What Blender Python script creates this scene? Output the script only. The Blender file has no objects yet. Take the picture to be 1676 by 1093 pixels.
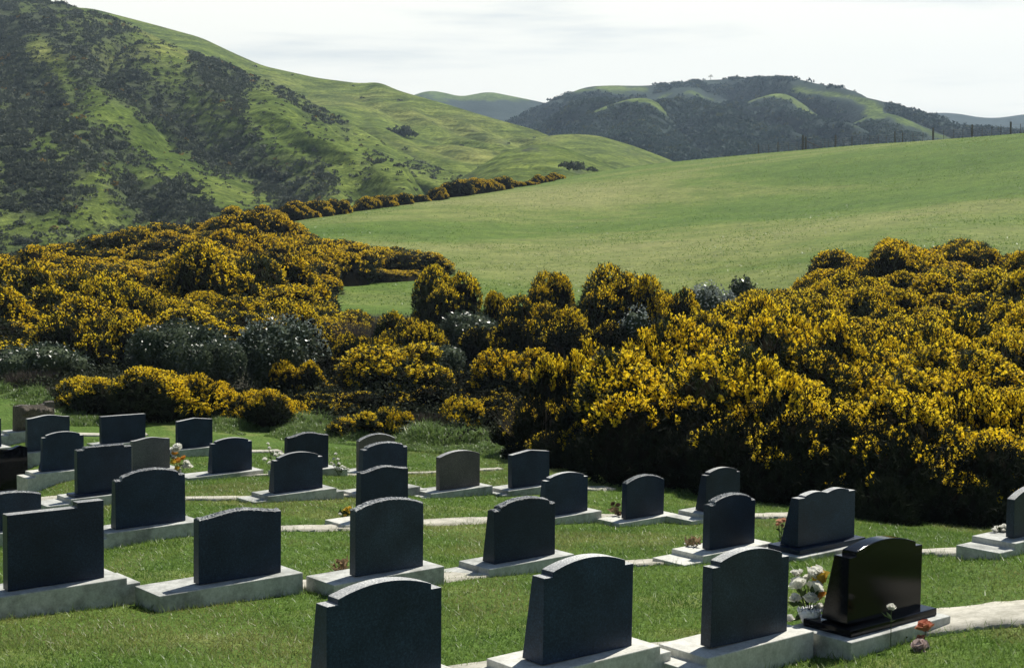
import bpy, bmesh, math, random
import numpy as np
from mathutils import Vector

random.seed(7); RNG = np.random.default_rng(11)
SC = bpy.context.scene
COL = SC.collection
R = math.radians

# ------------------------------------------------------------------ camera
PW, PH, F, PITCH = 1676.0, 1093.0, 2445.0, R(3.9)
cam_d = bpy.data.cameras.new('camera'); cam = bpy.data.objects.new('camera', cam_d); COL.objects.link(cam)
cam.location = (0, 0, 0); cam.rotation_euler = (R(90) - PITCH, 0, 0)
cam_d.sensor_width = 36.0; cam_d.lens = F / PW * 36.0; cam_d.clip_start = .1; cam_d.clip_end = 9000
SC.camera = cam

# ------------------------------------------------------------------ light
SUN_AZ, SUN_EL = R(56), R(56)          # azimuth measured from +X (right) towards +Y (away)
sd = Vector((math.cos(SUN_AZ) * math.cos(SUN_EL), math.sin(SUN_AZ) * math.cos(SUN_EL), math.sin(SUN_EL)))
sun_d = bpy.data.lights.new('sun', 'SUN'); sun_d.energy = 5.0; sun_d.angle = R(.53); sun_d.color = (1, .95, .86)
sun = bpy.data.objects.new('sun', sun_d); COL.objects.link(sun)
sun.rotation_euler = (-sd).to_track_quat('-Z', 'Y').to_euler(); sun.location = (60, 60, 120)

world = bpy.data.worlds.new('World'); SC.world = world; world.use_nodes = True
wn, wl = world.node_tree.nodes, world.node_tree.links
wn.clear()
w_out = wn.new('ShaderNodeOutputWorld')
sky = wn.new('ShaderNodeTexSky'); sky.sky_type = 'NISHITA'; sky.sun_disc = False
sky.sun_elevation = SUN_EL; sky.sun_rotation = math.pi / 2 - SUN_AZ
sky.air_density = 1.0; sky.dust_density = .3; sky.ozone_density = 1.6
bg = wn.new('ShaderNodeBackground'); bg.inputs['Strength'].default_value = .05
wl.new(sky.outputs[0], bg.inputs['Color'])
tc = wn.new('ShaderNodeTexCoord'); sep = wn.new('ShaderNodeSeparateXYZ'); wl.new(tc.outputs['Generated'], sep.inputs[0])
mp = wn.new('ShaderNodeMapping'); mp.inputs['Scale'].default_value = (2.2, 2.2, 22.0); mp.inputs['Rotation'].default_value = (R(3), R(-4), 0)
wl.new(tc.outputs['Generated'], mp.inputs[0])
nz = wn.new('ShaderNodeTexNoise'); nz.inputs['Scale'].default_value = 1.6; nz.inputs['Detail'].default_value = 6; nz.inputs['Roughness'].default_value = .55
wl.new(mp.outputs[0], nz.inputs['Vector'])
el = wn.new('ShaderNodeMapRange'); el.inputs['From Min'].default_value = .13; el.inputs['From Max'].default_value = .3
el.inputs['To Min'].default_value = .4; el.inputs['To Max'].default_value = -.5
wl.new(sep.outputs['Z'], el.inputs['Value'])
ad = wn.new('ShaderNodeMath'); ad.operation = 'ADD'; wl.new(nz.outputs['Fac'], ad.inputs[0]); wl.new(el.outputs[0], ad.inputs[1])
cr = wn.new('ShaderNodeMapRange'); cr.interpolation_type = 'SMOOTHSTEP'; cr.inputs['From Min'].default_value = .45; cr.inputs['From Max'].default_value = .88
wl.new(ad.outputs[0], cr.inputs['Value'])
bgc = wn.new('ShaderNodeBackground'); bgc.inputs['Color'].default_value = (1, .965, .84, 1); bgc.inputs['Strength'].default_value = .92
mx = wn.new('ShaderNodeMixShader'); wl.new(cr.outputs[0], mx.inputs[0]); wl.new(bg.outputs[0], mx.inputs[1]); wl.new(bgc.outputs[0], mx.inputs[2])
wl.new(mx.outputs[0], w_out.inputs['Surface'])

SC.view_settings.view_transform = 'Standard'; SC.view_settings.look = 'None'
SC.view_settings.exposure = 0.5; SC.view_settings.gamma = 1.0; SC.view_settings.use_curve_mapping = False
SC.render.engine = 'CYCLES'
SC.cycles.use_denoising = True
SC.cycles.max_bounces = 5; SC.cycles.diffuse_bounces = 2; SC.cycles.glossy_bounces = 2
SC.cycles.transmission_bounces = 3; SC.cycles.volume_bounces = 0; SC.cycles.transparent_max_bounces = 4
SC.cycles.caustics_reflective = False; SC.cycles.caustics_refractive = False

# ------------------------------------------------------------------ helpers
CP, SP = math.cos(PITCH), math.sin(PITCH)
def at(x, v, Y):
    """world point seen at photo pixel (x, v) whose distance along the view is Y"""
    dx = (x - PW / 2) / F; dy = -(v - PH / 2) / F
    d = np.array([dx, CP + SP * dy, -SP + CP * dy])
    return d * (Y / d[1])
def to_px(P):
    P = np.asarray(P, float); fw = P[..., 1] * CP - P[..., 2] * SP; up = P[..., 1] * SP + P[..., 2] * CP
    return PW / 2 + F * P[..., 0] / fw, PH / 2 - F * up / fw

def mesh_np(name, V, Fc, smooth=False, attrs=None):
    V = np.ascontiguousarray(V, np.float32); Fc = np.ascontiguousarray(Fc, np.int32)
    me = bpy.data.meshes.new(name); n, k = Fc.shape
    me.vertices.add(len(V)); me.vertices.foreach_set('co', V.ravel())
    me.loops.add(n * k); me.loops.foreach_set('vertex_index', Fc.ravel())
    me.polygons.add(n); me.polygons.foreach_set('loop_start', np.arange(0, n * k, k, dtype=np.int32))
    if smooth: me.polygons.foreach_set('use_smooth', np.ones(n, bool))
    if attrs:
        for a, vals in attrs.items():
            at_ = me.attributes.new(a, 'FLOAT', 'POINT'); at_.data.foreach_set('value', np.ascontiguousarray(vals, np.float32))
    me.update(calc_edges=True); me.validate(verbose=False)
    return me
def mesh_py(name, V, Fc, smooth=False):
    me = bpy.data.meshes.new(name); me.from_pydata([tuple(map(float, v)) for v in V], [], Fc); me.update()
    if smooth:
        for p in me.polygons: p.use_smooth = True
    return me
def obj(name, me, mat=None, parent=None, loc=None):
    o = bpy.data.objects.new(name, me); COL.objects.link(o)
    if mat is not None and len(me.materials) == 0: me.materials.append(mat)
    if parent is not None: o.parent = parent
    if loc is not None: o.location = loc
    return o
def tag(o, label=None, cat=None, group=None, kind=None):
    if label: o['label'] = label
    if cat: o['category'] = cat
    if group: o['group'] = group
    if kind: o['kind'] = kind
    return o
def empty(name, loc, rz=0, scale=None):
    o = bpy.data.objects.new(name, None); COL.objects.link(o); o.location = loc; o.rotation_euler = (0, 0, rz); o.empty_display_size = .2
    if scale is not None: o.scale = scale
    return o

def vnoise(p, seed=0):
    """smooth value noise, p (...,2)"""
    p = np.asarray(p, float); i = np.floor(p).astype(np.int64); f = p - i; f = f * f * (3 - 2 * f)
    def h(a, b):
        n = (a * 374761393 + b * 668265263 + seed * 1442695041) & 0xFFFFFFFF
        n = ((n ^ (n >> 13)) * 1274126177) & 0xFFFFFFFF
        return ((n ^ (n >> 16)) & 0xFFFF) / 65535.0
    x, y = i[..., 0], i[..., 1]; fx, fy = f[..., 0], f[..., 1]
    return (h(x, y) * (1 - fx) + h(x + 1, y) * fx) * (1 - fy) + (h(x, y + 1) * (1 - fx) + h(x + 1, y + 1) * fx) * fy
def fbm(p, seed=0, oct=4):
    s, a, t = 0, .5, 0
    p = np.asarray(p, float)
    for k in range(oct): s = s + a * vnoise(p, seed + 17 * k); t += a; a *= .5; p = p * 2.03 + 3.1
    return s / t

# ------------------------------------------------------------------ materials
def new_mat(name):
    m = bpy.data.materials.new(name); m.use_nodes = True; m.node_tree.nodes.clear(); return m, m.node_tree.nodes, m.node_tree.links
def ramp(n, stops, interp='LINEAR'):
    r = n.new('ShaderNodeValToRGB'); r.color_ramp.interpolation = interp; e = r.color_ramp.elements
    while len(e) < len(stops): e.new(.5)
    for k, (p, c) in enumerate(stops): e[k].position = p; e[k].color = (*c, 1)
    return r
def noise(n, l, vec, scale, detail=4, rough=.55):
    t = n.new('ShaderNodeTexNoise'); t.inputs['Scale'].default_value = scale; t.inputs['Detail'].default_value = detail; t.inputs['Roughness'].default_value = rough
    if vec is not None: l.new(vec, t.inputs['Vector'])
    return t
def mixc(n, l, fac, a, b, mode='MIX'):
    m = n.new('ShaderNodeMix'); m.data_type = 'RGBA'; m.blend_type = mode
    for s, v in ((m.inputs[0], fac), (m.inputs[6], a), (m.inputs[7], b)):
        if hasattr(v, 'is_linked'): l.new(v, s)
        elif isinstance(v, (int, float)): s.default_value = v
        else: s.default_value = (*v, 1)
    return m.outputs[2]
def bump(n, l, h, strength, dist):
    b = n.new('ShaderNodeBump'); b.inputs['Strength'].default_value = strength; b.inputs['Distance'].default_value = dist; l.new(h, b.inputs['Height']); return b.outputs[0]
def principled(n, l, col, rough, spec=.5, normal=None):
    p = n.new('ShaderNodeBsdfPrincipled')
    if hasattr(col, 'is_linked'): l.new(col, p.inputs['Base Color'])
    else: p.inputs['Base Color'].default_value = (*col, 1)
    if hasattr(rough, 'is_linked'): l.new(rough, p.inputs['Roughness'])
    else: p.inputs['Roughness'].default_value = rough
    p.inputs['Specular IOR Level'].default_value = spec
    if normal is not None: l.new(normal, p.inputs['Normal'])
    return p
def out(n, l, sh):
    o = n.new('ShaderNodeOutputMaterial'); l.new(sh, o.inputs['Surface'])

def mat_granite(name, dark, light, rough=.42, spec=.5, rs=.12):
    m, n, l = new_mat(name)
    g = n.new('ShaderNodeNewGeometry'); oi = n.new('ShaderNodeObjectInfo')
    a = noise(n, l, g.outputs['Position'], 420, 2); b = noise(n, l, g.outputs['Position'], 3.5, 5); d = noise(n, l, g.outputs['Position'], 75, 4, .7)
    r = ramp(n, [(.36, dark), (.62, light)]); l.new(a.outputs['Fac'], r.inputs[0])
    r2 = ramp(n, [(.38, (.6, .62, .65)), (.52, (1, 1, 1)), (.68, (1.75, 1.75, 1.75))]); l.new(d.outputs['Fac'], r2.inputs[0])
    r3 = ramp(n, [(.32, (.7, .7, .72)), (.68, (1.28, 1.27, 1.22))]); l.new(b.outputs['Fac'], r3.inputs[0])
    c = mixc(n, l, 1.0, r.outputs[0], r2.outputs[0], 'MULTIPLY'); c = mixc(n, l, 1.0, c, r3.outputs[0], 'MULTIPLY')
    t = n.new('ShaderNodeMapRange'); t.inputs['To Min'].default_value = 1 - rs * 2; t.inputs['To Max'].default_value = 1 + rs * 2; l.new(oi.outputs['Random'], t.inputs['Value'])
    cb = n.new('ShaderNodeCombineColor'); [l.new(t.outputs[0], cb.inputs[k]) for k in range(3)]
    c = mixc(n, l, 1.0, c, cb.outputs[0], 'MULTIPLY')
    p = principled(n, l, c, rough, spec, bump(n, l, d.outputs['Fac'], .12, .004)); out(n, l, p.outputs[0]); return m
M = {}
M['granite'] = mat_granite('dark_grey_granite', (.006, .014, .034), (.019, .036, .071), .42, .22)
M['granite_light'] = mat_granite('grey_granite', (.05, .056, .065), (.12, .125, .135), .5)
M['granite_brown'] = mat_granite('brown_grey_granite', (.045, .042, .042), (.11, .1, .095), .55)
M['granite_black'] = mat_granite('polished_black_granite', (.002, .002, .003), (.006, .006, .008), .05, .2, 0)
M['granite_rough'] = mat_granite('rock_pitched_granite', (.1, .11, .12), (.36, .37, .37), .75, .3)
M['granite_top'] = mat_granite('sunlit_sawn_granite', (.26, .265, .26), (.42, .425, .41), .6, .4)  # pale sawn finish, colour raised further to carry sunlight on the tops
M['rock_brown'] = mat_granite('rough_brown_stone', (.05, .042, .035), (.2, .17, .13), .85, .2)

def mat_concrete(name, base, stain, amount):
    m, n, l = new_mat(name)
    g = n.new('ShaderNodeNewGeometry')
    a = noise(n, l, g.outputs['Position'], 3.2, 6, .65); b = noise(n, l, g.outputs['Position'], 60, 4); d = noise(n, l, g.outputs['Position'], 14, 5, .6)
    r = ramp(n, [(.45, (0, 0, 0)), (.75, (1, 1, 1))]); l.new(a.outputs['Fac'], r.inputs[0])
    mm = n.new('ShaderNodeMath'); mm.operation = 'MULTIPLY'; mm.inputs[1].default_value = amount; l.new(r.outputs[0], mm.inputs[0])
    c = mixc(n, l, mm.outputs[0], base, stain)
    r2 = ramp(n, [(.3, (.86, .86, .85)), (.7, (1.1, 1.1, 1.1))]); l.new(b.outputs['Fac'], r2.inputs[0]); c = mixc(n, l, 1.0, c, r2.outputs[0], 'MULTIPLY')
    r3 = ramp(n, [(.35, (.8, .8, .78)), (.6, (1.05, 1.05, 1.05))]); l.new(d.outputs['Fac'], r3.inputs[0]); c = mixc(n, l, 1.0, c, r3.outputs[0], 'MULTIPLY')
    p = principled(n, l, c, .85, .25, bump(n, l, b.outputs['Fac'], .3, .004)); out(n, l, p.outputs[0]); return m
M['concrete'] = mat_concrete('weathered_concrete', (.48, .49, .46), (.12, .13, .125), .9)
M['concrete_new'] = mat_concrete('pale_concrete', (.58, .58, .53), (.36, .36, .33), .5)
M['strip'] = mat_concrete('concrete_strip_pale', (.46, .44, .37), (.24, .23, .18), .8)

def mat_leaf(name, c1, c2, transl=.3, rough=.6, spec=.3, scale=3.0, attr=None, c3=None):
    m, n, l = new_mat(name)
    g = n.new('ShaderNodeNewGeometry'); a = noise(n, l, g.outputs['Position'], scale, 3); oi = n.new('ShaderNodeObjectInfo')
    ad = n.new('ShaderNodeMath'); ad.operation = 'MULTIPLY_ADD'; ad.inputs[1].default_value = .25; l.new(oi.outputs['Random'], ad.inputs[0]); l.new(a.outputs['Fac'], ad.inputs[2])
    r = ramp(n, [(.38, c1), (.8, c2)]); l.new(ad.outputs[0], r.inputs[0]); c = r.outputs[0]
    if attr:
        t = n.new('ShaderNodeAttribute'); t.attribute_name = attr; c = mixc(n, l, t.outputs['Fac'], c, c3)
    p = principled(n, l, c, rough, spec); tr = n.new('ShaderNodeBsdfTranslucent'); l.new(c, tr.inputs['Color'])
    ms = n.new('ShaderNodeMixShader'); ms.inputs[0].default_value = transl; l.new(p.outputs[0], ms.inputs[1]); l.new(tr.outputs[0], ms.inputs[2]); out(n, l, ms.outputs[0]); return m
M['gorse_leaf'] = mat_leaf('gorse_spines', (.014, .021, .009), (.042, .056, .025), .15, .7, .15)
M['gorse_dark'] = mat_leaf('shaded_gorse_spines', (.006, .009, .005), (.02, .027, .013), .1, .8, .08)  # darker copy of the spines, shade of the bush sides put into its colour
M['undergrowth'] = mat_leaf('gully_undergrowth', (.012, .018, .009), (.045, .055, .028), .15, .8, .1, 1.2)
M['gorse_core'] = mat_leaf('shaded_gorse_twigs', (.006, .006, .004), (.016, .014, .009), 0, .95, 0)  # twig colour darkened to near-black for shade inside the bush
M['gorse_flower'] = mat_leaf('gorse_blossom', (.9, .62, .015), (.95, .73, .035), .5, .6, .2)
M['gorse_flower_far'] = mat_leaf('gorse_blossom_far', (.84, .56, .015), (.92, .67, .03), .48, .6, .2)
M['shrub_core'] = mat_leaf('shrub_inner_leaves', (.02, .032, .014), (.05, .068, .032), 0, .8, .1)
M['dead_twig'] = mat_leaf('dry_twigs', (.04, .034, .026), (.12, .1, .08), .1, .9, .1)
M['shrub_gloss'] = mat_leaf('glossy_shrub_leaves', (.03, .048, .022), (.08, .105, .06), .2, .36, .5)
M['silver_leaf'] = mat_leaf('silver_shrub_leaves', (.13, .17, .13), (.42, .46, .42), .2, .3, .5, 9)
M['blade'] = mat_leaf('grass_blades', (.06, .14, .014), (.18, .27, .052), .45, .45, .45, 1.3, 'tone', (.33, .29, .115))
M['long_blade'] = mat_leaf('long_grass_blades', (.06, .13, .02), (.2, .28, .085), .45, .4, .5, 4.0)
M['scrub'] = mat_leaf('hill_scrub', (.035, .045, .03), (.085, .1, .066), .2, .8, .15, .06, 'tone', (.34, .2, .02))
M['far_scrub'] = mat_leaf('far_hill_scrub', (.026, .048, .046), (.068, .104, .078), .2, .85, .1, .02, 'tone', (.09, .1, .03))  # blue of the distance haze mixed into the scrub colour
M['leaf'] = mat_leaf('flower_leaves', (.02, .045, .012), (.07, .11, .03), .2, .5, .3, 20)
def mat_plain(name, col, rough=.6, spec=.3, transl=0):
    m, n, l = new_mat(name)
    g = n.new('ShaderNodeNewGeometry'); a = noise(n, l, g.outputs['Position'], 60, 3)
    r = ramp(n, [(.3, tuple(c * .8 for c in col)), (.7, tuple(min(1, c * 1.1) for c in col))]); l.new(a.outputs['Fac'], r.inputs[0])
    p = principled(n, l, r.outputs[0], rough, spec); sh = p.outputs[0]
    if transl:
        tr = n.new('ShaderNodeBsdfTranslucent'); l.new(r.outputs[0], tr.inputs['Color']); ms = n.new('ShaderNodeMixShader'); ms.inputs[0].default_value = transl
        l.new(sh, ms.inputs[1]); l.new(tr.outputs[0], ms.inputs[2]); sh = ms.outputs[0]
    out(n, l, sh); return m
M['white_petal'] = mat_plain('white_petals', (.88, .87, .8), .6, .2, .45)
M['yellow_petal'] = mat_plain('yellow_petals', (.85, .62, .1), .6, .2, .3)
M['orange_petal'] = mat_plain('orange_petals', (.8, .42, .08), .6, .2, .3)
M['pink_petal'] = mat_plain('pale_pink_petals', (.62, .5, .47), .6, .2, .3)
M['salmon_petal'] = mat_plain('salmon_petals', (.6, .25, .17), .6, .2, .3)
M['peach_petal'] = mat_plain('peach_petals', (.75, .45, .3), .6, .2, .35)
M['dry_petal'] = mat_plain('withered_petals', (.4, .29, .17), .8, .1, .2)
M['brown_petal'] = mat_plain('brown_dead_petals', (.14, .09, .06), .8, .1, .1)
M['pot'] = mat_plain('white_glazed_pot', (.7, .72, .74), .3, .5)
M['wood'] = mat_plain('grey_weathered_wood', (.12, .11, .095), .9, .1)
M['wire'] = mat_plain('fence_wire', (.2, .2, .2), .5, .5)
M['earth'] = mat_plain('pale_earth', (.36, .31, .2), .95, .1)

def mat_ground():
    m, n, l = new_mat('turf_and_pasture')
    g = n.new('ShaderNodeNewGeometry'); P = g.outputs['Position']
    lawn = n.new('ShaderNodeAttribute'); lawn.attribute_name = 'lawn'
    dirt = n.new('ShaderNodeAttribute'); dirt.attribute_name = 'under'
    a = noise(n, l, P, .9, 5, .6); b = noise(n, l, P, 14, 4); c = noise(n, l, P, 120, 2)
    lc = ramp(n, [(.3, (.06, .115, .014)), (.54, (.09, .15, .026)), (.74, (.2, .21, .07))]); l.new(a.outputs['Fac'], lc.inputs[0])
    f2 = ramp(n, [(.3, (.7, .72, .7)), (.7, (1.2, 1.2, 1.15))]); l.new(b.outputs['Fac'], f2.inputs[0])
    f3 = ramp(n, [(.3, (.65, .7, .65)), (.7, (1.3, 1.28, 1.25))]); l.new(c.outputs['Fac'], f3.inputs[0])
    lcol = mixc(n, l, 1.0, mixc(n, l, 1.0, lc.outputs[0], f2.outputs[0], 'MULTIPLY'), f3.outputs[0], 'MULTIPLY')
    # pasture: green swathes and dry bands that follow the contour
    mpn = n.new('ShaderNodeMapping'); mpn.inputs['Rotation'].default_value = (0, 0, R(14)); mpn.inputs['Scale'].default_value = (.0075, .017, .03); l.new(P, mpn.inputs[0])
    pn = noise(n, l, mpn.outputs[0], 1.0, 8, .68); pn.inputs['Distortion'].default_value = .9; pk = noise(n, l, P, 1.1, 4, .7)
    pm = noise(n, l, P, .35, 5, .62); pf = noise(n, l, P, 3.0, 4, .65)
    pc = ramp(n, [(.38, (.068, .125, .015)), (.48, (.092, .148, .022)), (.545, (.145, .18, .045)), (.645, (.2, .215, .075))]); l.new(pn.outputs['Fac'], pc.inputs[0])
    m1 = ramp(n, [(.3, (.8, .82, .78)), (.7, (1.18, 1.16, 1.14))]); l.new(pm.outputs['Fac'], m1.inputs[0])
    m2 = ramp(n, [(.32, (.72, .76, .7)), (.68, (1.24, 1.2, 1.2))]); l.new(pf.outputs['Fac'], m2.inputs[0])
    pcol = mixc(n, l, 1.0, mixc(n, l, 1.0, pc.outputs[0], m1.outputs[0], 'MULTIPLY'), m2.outputs[0], 'MULTIPLY')
    m3 = ramp(n, [(.34, (.78, .83, .76)), (.5, (1, 1, 1)), (.66, (1.2, 1.16, 1.16))]); l.new(pk.outputs['Fac'], m3.inputs[0]); pcol = mixc(n, l, 1.0, pcol, m3.outputs[0], 'MULTIPLY')
    col = mixc(n, l, lawn.outputs['Fac'], pcol, lcol)
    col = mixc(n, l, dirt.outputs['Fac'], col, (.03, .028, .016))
    hb = n.new('ShaderNodeMath'); hb.operation = 'ADD'; l.new(pf.outputs['Fac'], hb.inputs[0]); l.new(b.outputs['Fac'], hb.inputs[1])
    p = principled(n, l, col, .9, .15, bump(n, l, hb.outputs[0], .6, .12)); out(n, l, p.outputs[0]); return m
M['ground'] = mat_ground()

def mat_hill(name, greens, scrubc, scrub_lo, scrub_hi, scale, stripe=0.0):
    m, n, l = new_mat(name)
    g = n.new('ShaderNodeNewGeometry'); P = g.outputs['Position']
    a = noise(n, l, P, .012 * scale, 6, .6); b = noise(n, l, P, .09 * scale, 7, .7); c = noise(n, l, P, .7 * scale, 5, .7)
    r = ramp(n, [(.35, greens[0]), (.55, greens[1]), (.72, greens[2])]); l.new(a.outputs['Fac'], r.inputs[0])
    f = ramp(n, [(.3, (.6, .64, .58)), (.7, (1.35, 1.3, 1.25))]); l.new(c.outputs['Fac'], f.inputs[0])
    col = mixc(n, l, 1.0, r.outputs[0], f.outputs[0], 'MULTIPLY')
    f2 = ramp(n, [(.36, (.66, .7, .66)), (.64, (1.28, 1.24, 1.2))]); l.new(b.outputs['Fac'], f2.inputs[0]); col = mixc(n, l, 1.0, col, f2.outputs[0], 'MULTIPLY')
    ms = n.new('ShaderNodeAttribute'); ms.attribute_name = 'scrub'
    s = n.new('ShaderNodeMath'); s.operation = 'MULTIPLY_ADD'; s.inputs[1].default_value = .8; l.new(ms.outputs['Fac'], s.inputs[0]); l.new(b.outputs['Fac'], s.inputs[2])
    sr = n.new('ShaderNodeMapRange'); sr.inputs['From Min'].default_value = scrub_lo; sr.inputs['From Max'].default_value = scrub_hi; l.new(s.outputs[0], sr.inputs['Value'])
    col = mixc(n, l, sr.outputs[0], col, scrubc); col = mixc(n, l, .8, col, f2.outputs[0], 'MULTIPLY'); col = mixc(n, l, .8, col, f.outputs[0], 'MULTIPLY')
    h = c.outputs['Fac']; nrm = bump(n, l, h, .8, 1.2)
    if stripe:
        sx = n.new('ShaderNodeSeparateXYZ'); l.new(P, sx.inputs[0])
        w = n.new('ShaderNodeTexWave'); w.wave_type = 'BANDS'; w.bands_direction = 'Z'; w.inputs['Scale'].default_value = .12; w.inputs['Distortion'].default_value = 5; w.inputs['Detail'].default_value = 3; w.inputs['Detail Scale'].default_value = .6
        l.new(P, w.inputs['Vector']); b2 = n.new('ShaderNodeBump'); b2.inputs['Strength'].default_value = stripe; b2.inputs['Distance'].default_value = 1.6; l.new(w.outputs['Fac'], b2.inputs['Height']); l.new(nrm, b2.inputs['Normal']); nrm = b2.outputs[0]
    p = principled(n, l, col, .95, .05, nrm); out(n, l, p.outputs[0]); return m
GR = [(.085, .13, .024), (.125, .168, .038), (.2, .215, .07)]
M['hill_near'] = mat_hill('bushy_hill_grass', GR, (.06, .075, .04), .75, 1.25, 1.0, .3)
M['hill_green'] = mat_hill('green_hill_grass', [(.08, .125, .022), (.115, .155, .034), (.17, .19, .06)], (.05, .065, .035), .82, 1.05, .8, .28)
M['hill_far'] = mat_hill('far_hill_grass', [(.1, .15, .04), (.12, .17, .05), (.17, .19, .08)], (.032, .05, .046), .55, .72, .45)  # its scrub tone also carries some haze blue

# ------------------------------------------------------------------ gravestone table (photo measurements)
ANG = R(39.0); CA, SA = math.cos(ANG), math.sin(ANG)
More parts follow.
